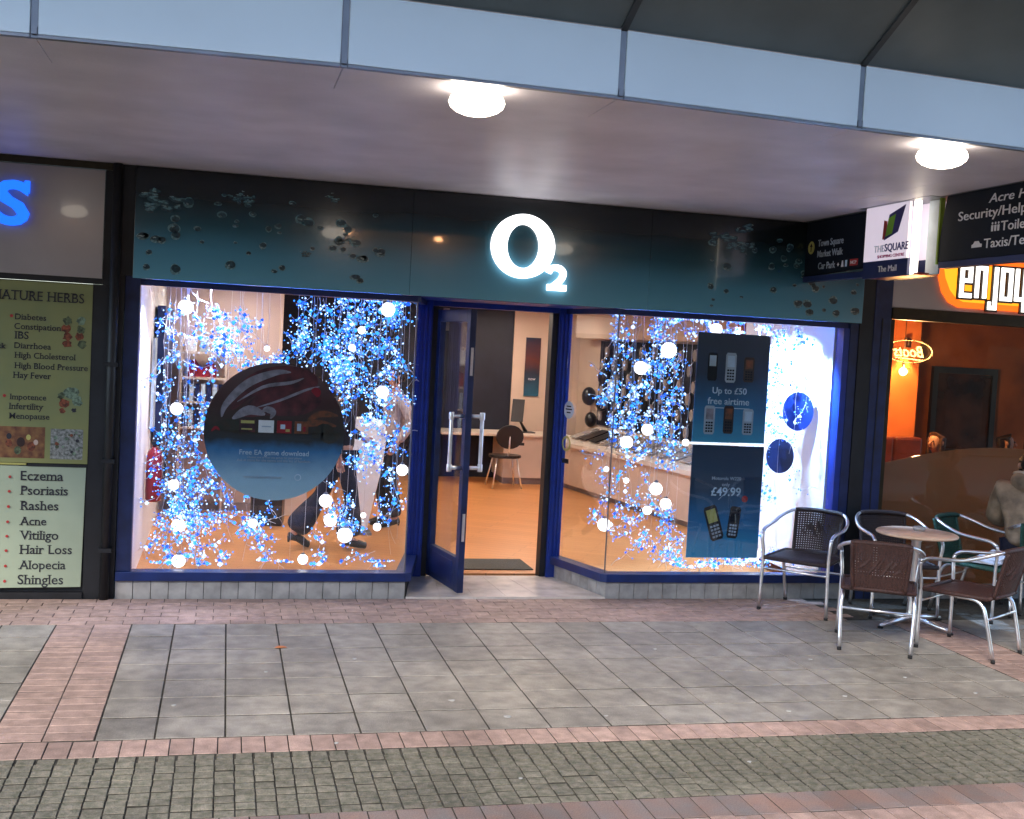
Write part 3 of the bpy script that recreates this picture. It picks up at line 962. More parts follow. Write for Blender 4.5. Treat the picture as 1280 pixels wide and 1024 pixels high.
# desk, chair, monitor at the back
dk = thing('service_desk', 'white service desk in the back corner by the cream wall', 'desk', (4.0, 16.4, 0))
part('desktop', MB().box(3.0, 4.95, 16.15, 16.95, .70, .735), K['desk'], dk, bev=.004)
part('desk_panel', MB().box(3.93, 4.62, 16.22, 16.25, .10, .698), K['desk'], dk)
part('desk_side', MB().box(3.93, 3.96, 16.252, 16.93, .10, .698), K['desk'], dk)
part('plinth', MB().box(3.95, 4.60, 16.26, 16.9, .006, .099), K['skirt'], dk)
part('vent_grille', MB().box(4.13, 4.23, 16.212, 16.219, .57, .61), K['plastic'], dk)
mo = thing('monitor', 'black flat monitor on a stand on the white service desk', 'monitor', (4.2, 16.5, .735))
part('screen', MB().obox((4.18, 16.5, 1.06), (.93, -.36, 0), (.1, .2, .97), (.35, .93, -.1), .09, .17, .02), K['plastic'], mo, bev=.006)
part('stand', MB().tube([(4.2, 16.5, .95), (4.26, 16.53, .85), (4.33, 16.55, .745)], [.02, .02, .03], 8), K['plastic'], mo)
part('foot', MB().box(4.2, 4.45, 16.45, 16.7, .736, .75), K['plastic'], mo)
oc = thing('visitor_chair', 'dark round-backed chair with thin chrome legs at the service desk', 'chair', (3.85, 15.8, 0))
mb = MB()
poly = disc((0, 0), .17, 20, sx=1.15)
mb.plate(poly, (3.86, 15.62, .74), (1, 0, 0), (0, -.15, 1), .03)
part('backrest', mb, K['plastic'], oc, bev=.006)
part('seat', MB().prism([(3.86 + a, 15.84 + b) for a, b in disc((0, 0), .21, 18, sx=1.1)], .43, .47), K['plastic'], oc, bev=.01)
for sx in (-1, 1):
    part('leg', MB().tube([(3.86 + sx * .14, 15.70, .43), (3.86 + sx * .21, 15.62, .01)], .011, 8), K['chrome'], oc)
    part('leg', MB().tube([(3.86 + sx * .14, 15.98, .43), (3.86 + sx * .21, 16.08, .01)], .011, 8), K['chrome'], oc)
part('back_stem', MB().tube([(3.86, 15.66, .44), (3.86, 15.60, .60), (3.86, 15.60, .80)], .012, 8), K['chrome'], oc)
ps = thing('tall_poster', 'tall narrow dark poster on the cream back wall beside the navy wall', 'poster', (4.48, 16.97, 1.6))
K['tp'] = zprint('tall_poster_ink', [(0, (.02, .10, .16)), (.35, (.02, .03, .05)), (.6, (.12, .03, .02)), (1, (.01, .02, .05))], 1.25, 2.15, rough=.4, var=.3, vs=6)
part('print', MB().box(4.37, 4.60, 16.955, 16.975, 1.26, 2.14), K['tp'], ps)
text('now', ps, K['white'], (4.43, 16.954, 1.50), .11)
for i, (y, z, r_) in enumerate(((15.9, 1.62, .11), (16.4, 1.32, .11), (15.95, 1.25, .10), (16.3, .98, .09))):
    t = (y - A_.y) / (B_.y - A_.y)
    x = A_.x + (B_.x - A_.x) * t - .08
    o = part('wall_headset', MB().ball((x, y, z), r_, 12, 8, 1.25), K['plastic'])
    tag(o, ['upper of the black rounded packs on the wall, nearer the street', 'upper of the black rounded packs on the wall, towards the desk', 'middle black rounded pack hanging just above the counter end', 'lowest black rounded pack hanging behind the counter end'][i], 'accessory pack', 'accessory packs on the wall past the door')
tag(part('entrance_mat', MB().box(2.03, 2.74, 9.94, 10.42, .007, .018), K['mat'], bev=.004), 'dark doormat on the wooden floor inside the open door', 'doormat')

# phone display wall
ud = (B_ - A_).normalized()
nd = Vector((-ud.y, ud.x))
if nd.x > 0: nd = -nd
def wp(s_, n_, z): return (A_.x + ud.x * s_ + nd.x * n_, A_.y + ud.y * s_ + nd.y * n_, z)
def wbox(mb, s0, s1, z0, z1, n0, n1):
    return mb.obox(wp((s0 + s1) / 2, (n0 + n1) / 2, (z0 + z1) / 2), (ud.x, ud.y, 0), (0, 0, 1), (nd.x, nd.y, 0), (s1 - s0) / 2, (z1 - z0) / 2, (n1 - n0) / 2)
db = thing('handset_board', 'black slatted wall board behind rows of handsets on the shop side wall', 'display board', wp(2.5, 0, 1.0))
part('board', wbox(MB(), .8, 5.6, .92, 2.14, .002, .03), K['navy'], db)
part('bulkhead', wbox(MB(), .5, 5.7, 2.17, CZ - .002, .002, .30), K['wall_in'], db)
for i in range(20):
    part('batten', wbox(MB(), .9 + i * .23, .915 + i * .23, .93, 2.13, .031, .045), K['plastic'], db)
pm = None
for i in range(13):
    for j in range(6):
        s_ = 1.02 + i * .35 + (.12 if j % 2 else 0)
        z = 1.05 + j * .19 + rnd.uniform(-.02, .02)
        c = wp(s_, .075, z)
        mb = MB().plate(disc((0, 0), .075, 14, sx=.62), (0, 0, 0), (ud.x, ud.y, 0), (0, 0, 1), .03)
        if pm is None:
            pm = mb.mesh('handset', K['herbfascia'])
            hk = wbox(MB(), -.006, .006, .05, .13, -.04, .0)
            hkm = MB().tube([(0, 0, .07), (-nd.x * .03, -nd.y * .03, .12)], .006, 6).mesh('hook', K['chrome'])
        o = bpy.data.objects.new('handset', pm)
        COL.objects.link(o)
        o.location = c
        tag(o, 'pale oval dummy handset hanging on the black wall board', 'handset', 'handsets on the black wall board')
        h = bpy.data.objects.new('hook', hkm)
        COL.objects.link(h)
        h.parent = o
# counter under it
ct = thing('display_counter', 'long pale counter with sloping phone display top along the side wall', 'counter', (5.0, 14, 0))
def cpt(s_, n_, z): return Vector(wp(s_, n_, z))
s0, s1 = .9, 5.65
n_front, n_back = .66, .035
vs = []
for s_ in (s0, s1):
    vs += [cpt(s_, n_back, .62), cpt(s_, n_front, .62), cpt(s_, n_front, .675), cpt(s_, n_back, .90)]
part('display_top', MB().add(vs, [(0, 1, 2, 3), (7, 6, 5, 4), (0, 4, 5, 1), (1, 5, 6, 2), (2, 6, 7, 3), (3, 7, 4, 0)]), K['desk'], ct)
for i in range(6):
    a = s0 + (s1 - s0) * i / 6 + .002
    b = s0 + (s1 - s0) * (i + 1) / 6 - .002
    part('front_panel', wbox(MB(), a, b, .08, .618, n_front - .06, n_front - .035), K['counter'], ct)
part('toe_kick', wbox(MB(), s0, s1, .006, .079, n_front - .14, n_front - .10), K['skirt'], ct)
for i in range(15):
    s_ = 1.15 + i * .31
    c = cpt(s_, .37, .80)
    sl = Vector(((n_front - n_back) * nd.x, (n_front - n_back) * nd.y, -.225)).normalized()
    U = Vector((ud.x, ud.y, 0))
    N = U.cross(sl)
    if N.z < 0: N = -N
    dark_ = i in (1, 2)
    o = part('display_pad', MB().obox(c + N * .012, U, sl, N, .11, .19, .010), K['plastic' if dark_ else 'herbfascia'], bev=.004)
    tag(o, 'dark phone pad on the sloping counter top' if dark_ else 'pale phone pad on the sloping counter top', 'display pad', 'dark phone pads on the counter' if dark_ else 'pale phone pads on the counter')
# blue sign tag among handsets
tag(part('price_card', wbox(MB(), 1.30, 1.62, 1.32, 1.60, .13, .14), K['lgrey']), 'pale blue price card hanging before the handset wall', 'price card')

# spotlight washing the right lining
sp = thing('window_spotlight', 'small spotlight under the right window head aimed at the white lining', 'spotlight', (4.25, 9.15, 2.45))
part('lamp_body', MB().tube([(4.20, 9.15, 2.44), (4.30, 9.20, 2.36)], .045, 12), K['plastic'], sp)
part('lamp_stem', MB().tube([(4.22, 9.16, 2.56), (4.22, 9.16, 2.45)], .008, 6), K['plastic'], sp)
lamp('SPOT', 'spot_bulb', (4.32, 9.22, 2.33), 170, (.38, .6, 1), .03, rot=None, spot=R(105), parent=sp)
sl_ = bpy.data.objects['spot_bulb']
sl_.rotation_euler = (Vector((5.03, 9.75, .95)) - Vector((4.32, 9.22, 2.33))).to_track_quat('-Z', 'Y').to_euler()
sp2 = thing('window_spotlight', 'small spotlight under the left window head aimed at the white lining', 'spotlight', (0, 9.15, 2.45))
part('lamp_body', MB().tube([(.02, 9.15, 2.44), (-.08, 9.20, 2.36)], .045, 12), K['plastic'], sp2)
part('lamp_stem', MB().tube([(.0, 9.16, 2.56), (.0, 9.16, 2.45)], .008, 6), K['plastic'], sp2)
l2 = lamp('SPOT', 'spot_bulb', (-.09, 9.21, 2.34), 45, (.70, .72, 1), .03, spot=R(100), parent=sp2)
l2.rotation_euler = (Vector((-.65, 9.6, .9)) - Vector((-.09, 9.21, 2.34))).to_track_quat('-Z', 'Y').to_euler()

# ------------------------------------------------------------------ posters in windows
rp_ = thing('round_poster', 'big round poster with a speeding car picture hanging in the left window', 'poster', (.38, 9.0, 1.25))
mb = MB().plate(disc((0, 0), .526, 72), (.382, 9.012, 1.250), *FR, .008)
part('poster_disc', mb, K['circ'], rp_)
def stroke(pts, w, O, t=.0015):
    pts = smooth([Vector((a, b, 0)) for a, b in pts], 5)
    n = len(pts)
    L, Rr = [], []
    for i, p in enumerate(pts):
        tt = (pts[min(i + 1, n - 1)] - pts[max(0, i - 1)]).normalized()
        q = Vector((-tt.y, tt.x, 0)) * (w * math.sin(math.pi * (i + .6) / (n + .2)) / 2 + .001)
        L.append(p + q); Rr.append(p - q)
    mb = MB()
    mb.add([Vector(O) + Vector((p.x, 0, p.y)) for p in L + Rr], [(n + i, n + i + 1, i + 1, i) for i in range(n - 1)])
    return mb
yq = 9.0015
OO = (.382, yq, 1.25)
K['carw'] = M('car_highlight_print', (.30, .27, .31), .4, var=.25, vs=14)
K['carr'] = M('car_body_print', (.16, .03, .035), .4, var=.5, vs=9, col2=(.02, .008, .01))
K['caro'] = M('ember_print', (.28, .07, .02), .4, var=.4, vs=18, col2=(.05, .03, .015))
K['cart'] = M('dark_tree_print', (.018, .024, .015), .4, var=.6, vs=18, col2=(.035, .02, .01))
pic = [([(-.33, .16), (-.2, .33), (.0, .40), (.22, .41), (.3, .37)], .20, 'carr'), ([(-.26, .12), (-.05, .22), (.2, .24), (.34, .26)], .22, 'carr'),
       ([(-.40, .10), (-.37, .2), (-.22, .36), (-.02, .45), (.10, .46)], .06, 'carw'), ([(-.32, .09), (-.2, .16), (-.08, .13)], .07, 'carw'), ([(-.29, .22), (-.1, .34), (.1, .38), (.2, .42)], .025, 'carw'),
       ([(-.15, .18), (.02, .24), (.22, .33), (.32, .36)], .018, 'carw'), ([(-.1, .15), (-.07, .17), (-.02, .15), (-.04, .1)], .05, 'carw'), ([(.24, .10), (.34, .15), (.47, .14)], .05, 'caro'), ([(.15, .04), (.3, .08), (.46, .06)], .05, 'caro'),
       ([(-.50, .02), (-.35, .04), (-.2, .02), (.0, .03)], .10, 'cart'), ([(.28, -.03), (.36, .02), (.42, -.02), (.50, .0)], .13, 'cart'), ([(.26, .33), (.3, .32), (.31, .28)], .06, 'redp'), ([(-.47, -.01), (-.44, .02), (-.41, .0)], .02, 'redp')]
for k, (pts, w, mm) in enumerate(pic):
    part('picture_print', stroke(pts, w, (OO[0], OO[1] - .0006 * (k + 1), OO[2])), K[mm], rp_)
tk = .9915
for x0, x1, mm in ((.114, .232, 'carr'), (.256, .371, 'white'), (.394, .503, 'redp'), (.526, .630, 'caro')):
    part('thumbnail_print', MB().box(x0, x1, yq - .014, yq - .011, 1.243, 1.338), K[mm], rp_)
for x0, x1, z0, z1, mm in ((.125, .225, 1.31, 1.332, 'ochre'), (.13, .21, 1.262, 1.272, 'ochre'), (.28, .35, 1.285, 1.295, 'grey'), (.42, .455, 1.275, 1.31, 'lgrey'), (.46, .49, 1.255, 1.275, 'ochre'), (.545, .575, 1.265, 1.32, 'grey'), (.59, .61, 1.26, 1.30, 'redp')):
    part('thumbnail_print', MB().box(x0, x1, yq - .0165, yq - .0145, z0, z1), K[mm], rp_)
text('Free EA game download', rp_, K['lgrey'], (.123, yq - .002, 1.072), .52, bold=.012)
text('Choose one of four top games for your phone', rp_, K['grey'], (.18, yq - .002, 1.046), .41)
text('Ask in store for the terms and the list of handsets', rp_, K['grey'], (.107, yq - .002, 1.021), .55)
text('www.o2.co.uk/games', rp_, K['grey'], (.159, yq - .002, .893), .286)
mb = MB(); ring(mb, (0, yq - .001, 0), *FR, (.567, .905), .026, .019, .002, n=24)
part('ring_print', mb, K['lgrey'], rp_)
for x in (.10, .66):
    part('hanging_wire', MB().tube([(x, 9.01, 1.70 if x < .3 else 1.70), (x, 9.01, 2.56)], .0015, 5), K['wire'], rp_)

yp = 9.03
pu = thing('square_poster', 'upper of two stacked blue posters in the right window, six phones and Up to £50', 'poster', (4.15, yp, 1.7))
part('poster_sheet', MB().box(3.80, 4.455, yp, yp + .008, 1.285, 2.20), K['post1'], pu)
text('Up to £50', pu, K['lgrey'], (3.955, yp - .001, 1.695), .31, bold=.012)
text('free airtime', pu, K['lgrey'], (3.918, yp - .001, 1.605), .375, bold=.008)
part('rule_print', MB().box(3.905, 4.30, yp - .0015, yp - .0002, 1.572, 1.578), K['lgrey'], pu)
def phone_print(par, x, z, w, h, tilt, body, scr):
    U = Vector((math.cos(tilt), 0, math.sin(tilt))); V = Vector((-math.sin(tilt), 0, math.cos(tilt)))
    O = Vector((x, yp - .001, z))
    ph = part('phone_print', MB().plate([(a, b) for a, b in ((w * .12, 0), (w * .88, 0), (w, h * .08), (w, h * .92), (w * .88, h), (w * .12, h), (0, h * .92), (0, h * .08))], O, U, V, .002), K[body], par)
    part('phone_screen_print', MB().plate([(w * .15, h * .52), (w * .85, h * .52), (w * .85, h * .9), (w * .15, h * .9)], O - Vector((0, .0022, 0)), U, V, .001), K[scr], ph)
    kb = MB()
    for i in range(3):
        for j in range(4):
            kb.plate([(w * (.17 + .24 * i), h * (.08 + .1 * j)), (w * (.35 + .24 * i), h * (.08 + .1 * j)), (w * (.35 + .24 * i), h * (.14 + .1 * j)), (w * (.17 + .24 * i), h * (.14 + .1 * j))], O - Vector((0, .0022, 0)), U, V, .001)
    part('keypad_print', kb, K['grey' if body in ('plastic',) else 'signdk'], ph)
for x, z, w, h, b_, s_ in ((3.90, 1.80, .085, .235, 'signdk', 'lgrey'), (4.06, 1.79, .095, .25, 'grey', 'lgrey'), (4.225, 1.80, .095, .21, 'dkwood', 'caro'),
                           (3.895, 1.35, .095, .24, 'grey', 'carw'), (4.07, 1.36, .09, .235, 'dkwood', 'caro'), (4.245, 1.355, .095, .22, 'grey', 'lgrey')):
    phone_print(pu, x, z, w, h, 0, b_, s_)
pb = thing('square_poster', 'lower of two stacked blue posters in the right window, a black phone and £49.99', 'poster', (4.15, yp, .8))
part('poster_sheet', MB().box(3.81, 4.46, yp, yp + .008, .305, 1.258), K['post2'], pb)
text('Motorola W220', pb, K['grey'], (4.00, yp - .001, .968), .265, bold=.008)
text('only', pb, K['grey'], (4.095, yp - .001, .916), .07, bold=.008)
text('£49.99', pb, K['lgrey'], (4.0, yp - .001, .835), .27, bold=.014)
part('strike_print', MB().bar((4.07, yp - .004, .80), (4.17, yp - .004, .90), .002, .008, up=(0, 1, 0)), K['grey'], pb)
part('spot_print', MB().plate(disc((4.31, .81), .028, 16), (0, yp - .001, 0), *FR, .002), K['red'], pb)
phone_print(pb, 4.03, .44, .12, .30, .32, 'plastic', 'ochre')
phone_print(pb, 4.16, .48, .10, .27, -.1, 'plastic', 'signdk')
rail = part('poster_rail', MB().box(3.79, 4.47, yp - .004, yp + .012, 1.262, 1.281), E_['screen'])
tag(rail, 'clear rail given its own glow between the two stacked blue posters', 'rail')
part('hanging_wire', MB().tube([(3.85, yp + .004, 2.20), (3.85, yp + .004, 2.56)], .0015, 5), K['wire'], pu)
part('hanging_wire', MB().tube([(4.40, yp + .004, 2.20), (4.40, yp + .004, 2.56)], .0015, 5), K['wire'], pu)
# grey hanging discs behind the right light curtain
for i, (x, y, z, r_, mm, lb) in enumerate(((4.885, 9.28, 1.56, .17, 'blue', 'blue hanging disc high among the blue lights by the white lining'), (4.70, 9.20, 1.17, .15, 'navyp', 'dark blue hanging disc low among the lights by the white lining'))):
    mb = MB().plate(disc((0, 0), r_, 28, sx=.8), (x, y, z), (.75, -.66, 0), (0, 0, 1), .012)
    o = part('hanging_disc', mb, K[mm]); tag(o, lb, 'hanging disc')
    part('hanging_wire', MB().tube([(x, y, z + r_), (x, y, 2.56)], .0015, 5), K['wire'], o)
# disc painted as a reflection, and a ring sticker, on the right splay
def spt(t, z, off): 
    p = Vector((DRr[0] + .05, DRr[1] - .12, 0)).lerp(Vector((RC - .005, Y0 + .04, 0)), t)
    return Vector((p.x - off, p.y - off * .3, z))
us = (spt(1, 0, 0) - spt(0, 0, 0)).normalized()
st1 = thing('reflection_disc', 'round pale disc painted as a reflection on the angled glass right of the door', 'sticker', spt(.08, 1.50, .01))
part('reflection_plate', MB().plate(disc((0, 0), .075, 24, sx=1.0), spt(.12, 1.48, .012), us, (0, 0, 1), .002), K['grey'], st1)
mb = MB()
for z_, w_ in ((.025, .035), (.0, .05), (-.028, .03)): mb.plate([(-w_, z_), (w_, z_), (w_, z_ + .011), (-w_, z_ + .011)], spt(.12, 1.48, .0145), us, (0, 0, 1), .001)
part('reflection_marks', mb, K['signdk'], st1)
st2 = thing('ring_sticker', 'yellow ring sticker above a small dark label on the angled glass', 'sticker', spt(.08, 1.18, .01))
mb = MB(); ring(mb, spt(.10, 1.19, .012), us, (0, 0, 1), (0, 0), .066, .048, .002, n=26)
part('ring_print', mb, K['ochre'], st2)
part('label_print', MB().plate([(-.05, -.02), (.05, -.02), (.05, .02), (-.05, .02)], spt(.10, 1.04, .012), us, (0, 0, 1), .002), K['signdk'], st2)

# ------------------------------------------------------------------ fairy lights
GL = [(-.315, 2.162, .056), (1.226, 2.235, .056), (1.212, 1.581, .050), (-.352, 1.387, .048), (-.354, .804, .040), (-.307, .489, .052), (-.296, .215, .050), (.249, .516, .036), (.646, .235, .040),
      (.804, .703, .052), (.848, .551, .052), (.967, .431, .060), (1.40, .962, .046), (1.02, 2.06, .030), (1.22, .50, .032), (.95, 1.92, .028), (.30, 1.88, .022), (1.10, .60, .022)]
GR = [(4.023, 2.231, .052), (3.608, 2.034, .066), (3.368, 1.874, .056), (3.458, 1.359, .048), (3.28, 1.246, .054), (3.568, .86, .054), (3.663, .733, .048), (3.501, .675, .038), (3.125, .547, .055), (4.506, .30, .052), (3.79, 1.265, .030), (3.10, 1.02, .022), (3.28, .93, .024)]
GLL = ['topmost white globe light at the outer edge of the left window', 'white globe light in the top corner of the left window next to the door', 'white globe light below the top corner globe near the door', 'white globe light left of the round poster at its mid height', 'smaller white globe light left of the lower edge of the round poster',
       'white globe light low left, second above the sill', 'lowest white globe light at the outer edge, just above the sill', 'white globe light under the round poster to its left', 'white globe light just above the sill below the round poster', 'upper of three large white globes between the striding legs', 'middle of three large white globes between the striding legs',
       'biggest white globe in the left window, in front of the rear foot', 'white globe light close to the door post at hip height', 'small white globe high among the dense blue lights', 'small white globe low near the door side of the left window', 'small white globe over the upper right rim of the round poster', 'tiny white globe just above the top of the round poster', 'tiny white globe right of the dark striding leg']
GRL = ['white globe light above the top of the upper square poster', 'biggest white globe, high in the right window left of the upper poster', 'white globe light second from top, left of the biggest one', 'white globe light above the counter height left of the posters', 'white globe light in front of the counter edge, left of the one above the counter', 'uppermost globe of the loose trio low in the right window',
       'white globe low in the right window, nearest to the lower poster', 'smallest of the loose trio of globes low in the right window', 'white globe light lowest and nearest to the door in the right window', 'white globe light at the foot of the lower square poster', 'small white globe at the rail left of the stacked posters', 'tiny white globe near the door edge of the right window', 'tiny white globe above the loose trio']
yr = random.Random(5)
for lst, labs, side in ((GL, GLL, 'left'), (GR, GRL, 'right')):
    for (x, z, r_), lb in zip(lst, labs):
        y = 9.19 if r_ > .03 else 9.14
        t = thing('globe_light', lb, 'globe light', (x, y, z), 'white globe lights in the %s window' % side)
        part('globe', MB().ball((x, y, z), r_, 20, 12), E_['globe'], t)
        part('cap', MB().lathe((x, y, z + r_ * .92), [(r_ * .35, 0), (r_ * .33, r_ * .3), (r_ * .1, r_ * .45)], 10), K['mullion'], t)
        part('cord', MB().tube([(x, y, z + r_ * 1.2), (x + .01, y, (z + 2.3) / 2), (x, y, 2.54)], .0016, 5, sm=3), K['wire'], t)

def curtain(label, boxes, seed, nstr):
    """boxes: (x0,x1,z0,z1,count,brightness) areas of the hanging net of twinkling bulbs"""
    q = random.Random(seed)
    x0 = min(b[0] for b in boxes); x1 = max(b[1] for b in boxes)
    t = thing('fairy_light_curtain', label, 'fairy lights', ((x0 + x1) / 2, 9.2, 1.2), 'fairy light curtains in the windows')
    led = {'led': MB(), 'ledc': MB(), 'ledw': MB()}
    wire = MB()
    for (a, b, z0, z1, n, br) in boxes:
        for s_ in range(max(1, int(nstr * .5 * (b - a) / (x1 - x0 + .01)) + 1)):
            xx = q.uniform(a, b); yy = q.uniform(9.10, 9.42)
            pts = [(xx, yy, 2.40)]
            z = 2.25
            while z > z0:
                if z < z1 + .1: pts.append((xx + q.uniform(-.03, .03), yy + q.uniform(-.02, .02), z))
                z -= q.uniform(.10, .22)
            if len(pts) > 1: wire.tube(pts, .0014, 3, cap=False, sm=2)
        for k in range(int(n * 1.75) // 5):
            # a twig carrying several bulbs
            cx, cz, cy = q.uniform(a, b), q.uniform(z0, z1), q.uniform(9.08, 9.42)
            an = q.choice([q.uniform(-2.6, -.5), q.uniform(-3.1, 3.1)])
            L = q.uniform(.08, .28)
            tw = [Vector((cx, cy, cz))]
            for j in range(4):
                an += q.uniform(-.6, .6)
                tw.append(tw[-1] + Vector((math.cos(an) * L / 4, q.uniform(-.01, .01), math.sin(an) * L / 4)))
            wire.tube(tw, .0024, 3, cap=False, sm=2)
            for br_ in range(2):
                p0 = tw[q.randint(1, 3)]
                e0 = p0 + Vector((q.uniform(-.07, .07), q.uniform(-.03, .03), q.uniform(-.09, .05)))
                wire.tube([p0, (p0 + e0) / 2 + Vector((0, 0, q.uniform(-.015, .015))), e0], .0016, 3, cap=False)
                if .21 < e0.z < 2.30: led['ledc'].oct(tuple(e0), .008)
            for p in tw[1:] + [tw[2]]:
                if not (a - .04 < p.x < b + .04): continue
                for rep in range(1):
                    pp = p + Vector((q.uniform(-.018, .018), q.uniform(-.02, .02), q.uniform(-.018, .018)))
                    zz = max(.215, min(2.29, pp.z))
                    w_ = q.random()
                    kind = 'ledw' if w_ < br else ('ledc' if w_ < br + .45 else 'led')
                    for e_ in range(3):
                        e2 = pp + Vector((q.uniform(-.05, .05), q.uniform(-.03, .03), q.uniform(-.05, .05)))
                        led['ledw' if q.random() < .55 else 'ledc'].oct((e2.x, e2.y, max(.21, min(2.30, e2.z))), q.choice([.005, .006, .008]))
                    led[kind].oct((pp.x, pp.y, zz), q.choice([.009, .011, .014, .018]) * (1.15 if kind == 'ledw' else 1))
    part('wire', wire, K['wire'], t, kind='stuff')
    for k, mbx in led.items():
        if mbx.v: part('bulbs' if False else 'led_bulb', mbx, E_[k], t, kind='stuff')
curtain('dense blue fairy lights down the outer edge of the left window', [(-.50, -.12, 1.0, 2.30, 85, .10), (-.52, -.05, .22, 1.15, 120, .12)], 1, 7)
curtain('blue fairy light tuft at the top of the left window left of the dark wall', [(-.18, .15, 1.85, 2.33, 60, .08), (.10, .45, 1.70, 2.15, 30, .12)], 2, 4)
curtain('thickest blue fairy lights in the top corner of the left window by the door', [(.42, 1.36, 1.88, 2.31, 190, .08), (.80, 1.38, 1.6, 1.95, 60, .15)], 3, 12)
curtain('fairy lights with gold wires down the door side of the left window', [(.88, 1.40, 1.0, 1.75, 110, .22), (.86, 1.40, .25, 1.0, 50, .2)], 4, 8)
curtain('blue fairy lights spilling along the sill under the round poster', [(-.35, .35, .22, .80, 110, .15), (.35, 1.30, .21, .36, 30, .2), (-.3, .05, .8, 1.1, 20, .1)], 5, 7)
curtain('thick blue fairy lights in the upper half left of the square posters', [(3.10, 3.74, 1.3, 2.32, 200, .20)], 6, 9)
curtain('sparse blue fairy lights in the lower half left of the square posters', [(3.08, 3.76, .55, 1.3, 80, .18), (3.4, 3.8, .22, .6, 40, .15)], 7, 6)
curtain('blue fairy lights along the window head above the square posters', [(3.74, 4.85, 2.16, 2.32, 60, .15)], 8, 6)
curtain('tangled blue fairy lights in front of the bright white lining', [(4.50, 4.92, 1.0, 2.25, 120, .30), (4.56, 4.85, .3, 1.0, 30, .4)], 9, 7)
curtain('blue fairy lights on the sill below the lower square poster', [(3.80, 4.62, .21, .33, 60, .3)], 10, 3)
# blue tubes hidden behind the window heads
for x0, x1, lb in ((-.55, 1.30, 'blue fluorescent tube tucked behind the left window head'), (3.15, 4.95, 'blue fluorescent tube tucked behind the right window head')):
    t = thing('blue_tube_light', lb, 'tube light', ((x0 + x1) / 2, 9.04, 2.36))
    part('tube', MB().tube([(x0, 9.035, 2.375), (x1, 9.035, 2.375)], .012, 8), E_['bluetube'], t)
    part('batten', MB().box(x0, x1, 9.01, 9.06, 2.40, 2.44), K['white'], t)

# ================================================================== LEFT SHOP (herbs)
hs = thing('herb_shop', 'neighbouring herb shop front with cream fascia and dark frame', 'shop', (-1.5, Y0, 0))
part('fascia_panel', MB().box(-3.2, -.888, Y0 - .05, Y0 + .03, 2.325, 3.095), K['herbfascia'], hs, bev=.003)
part('head_trim', MB().box(-3.2, -.83, Y0 - .06, Y0 + .04, 3.10, 3.149), K['brass'], hs)
part('fascia_rail', MB().box(-3.2, -.888, Y0 - .03, Y0 + .03, 2.285, 2.324), K['black'], hs)
part('shop_wall', MB().box(-3.2, -.955, Y0 + .0, Y0 + .08, 0, 2.283), K['black'], hs)
part('corner_pier', MB().box(-.953, -.735, Y0 - .03, Y0 + .06, -.02, 2.283), K['black'], hs, bev=.004)
part('corner_pier_top', MB().box(-.886, -.832, Y0 - .03, Y0 + .06, 2.284, 3.099), K['black'], hs)
part('drain_pipe', MB().tube([(-.80, Y0 - .075, -.02), (-.80, Y0 - .075, 3.148)], .034, 14), K['black'], hs)
for z in (.35, 1.0, 1.7): part('pipe_bracket', MB().box(-.845, -.755, Y0 - .11, Y0 - .031, z, z + .03), K['black'], hs)
part('plinth_board', MB().box(-3.2, -.955, Y0 - .045, Y0 - .001, -.02, .045), K['black'], hs)
ns = thing('blue_letter_sign', 'glowing blue capital S at the edge of the cream fascia', 'sign', (-1.5, Y0 - .05, 2.7))
text('S', ns, E_['s'], (-1.615, Y0 - .056, 2.672), .232, bold=.03, ext=.03, height=.305, name='letter')
for k, (px, pz) in enumerate(((-1.402, 2.93), (-1.598, 2.72))):
    part('serif', MB().box(px - .018, px + .016, Y0 - .084, Y0 - .056, pz - .04, pz + .045), E_['s'], ns)
yP = Y0 - .035
y1 = thing('herb_poster', 'yellow green poster of ailments in bold black letters, herb pictures at its side', 'poster', (-1.5, yP, 1.0))
part('poster_sheet', MB().box(-2.45, -.948, yP, yP + .01, .982, 2.275), K['yposter'], y1)
TX = [('Diabetes', -1.463, -1.256, 2.002), ('Constipation', -1.466, -1.152, 1.934), ('IBS', -1.464, -1.369, 1.866), ('Diarrhoea', -1.462, -1.218, 1.798), ('High Cholesterol', -1.461, -1.048, 1.730), ('High Blood Pressure', -1.459, -.965, 1.656), ('Hay Fever', -1.467, -1.211, 1.587),
      ('Impotence', -1.484, -1.239, 1.433), ('Infertility', -1.488, -1.253, 1.364), ('Menopause', -1.486, -1.213, 1.296)]
for s_, a, b, z in TX:
    text(s_, y1, K['ink'], (a, yP - .002, z), b - a, bold=.008, serif=True, ext=.0006)
text('NATURE HERBS', y1, K['ink'], (-1.625, yP - .002, 2.140), .62, serif=True, height=.072)
text('Back Neck', y1, K['ink'], (-1.75, yP - .002, 1.793), .235, bold=.018, serif=True)
for z in (2.025, 1.457):
    part('bullet_print', MB().plate(disc((-1.487 if z > 2 else -1.518, z), .011, 12), (0, yP - .001, 0), *FR, .002), K['red'], y1)
q = random.Random(3)
def blob(cx, cz, r, mm):
    part('herb_print', MB().plate([(cx + r * math.cos(a) * q.uniform(.55, 1.1), cz + r * math.sin(a) * q.uniform(.55, 1.1)) for a in [i * math.pi / 6 for i in range(12)]], (0, yP - .001, 0), *FR, .0015), K[mm], y1)
for i, (cx, cz, mm) in enumerate(((-1.11, 2.01, 'leaf1'), (-1.02, 2.01, 'leaf3'), (-1.12, 1.95, 'leaf2'), (-1.02, 1.95, 'leaf1'), (-1.11, 1.895, 'leaf2'), (-1.03, 1.90, 'leaf2'), (-1.11, 1.845, 'leaf2'), (-1.01, 1.85, 'leaf1'))):
    blob(cx, cz, .035, mm)
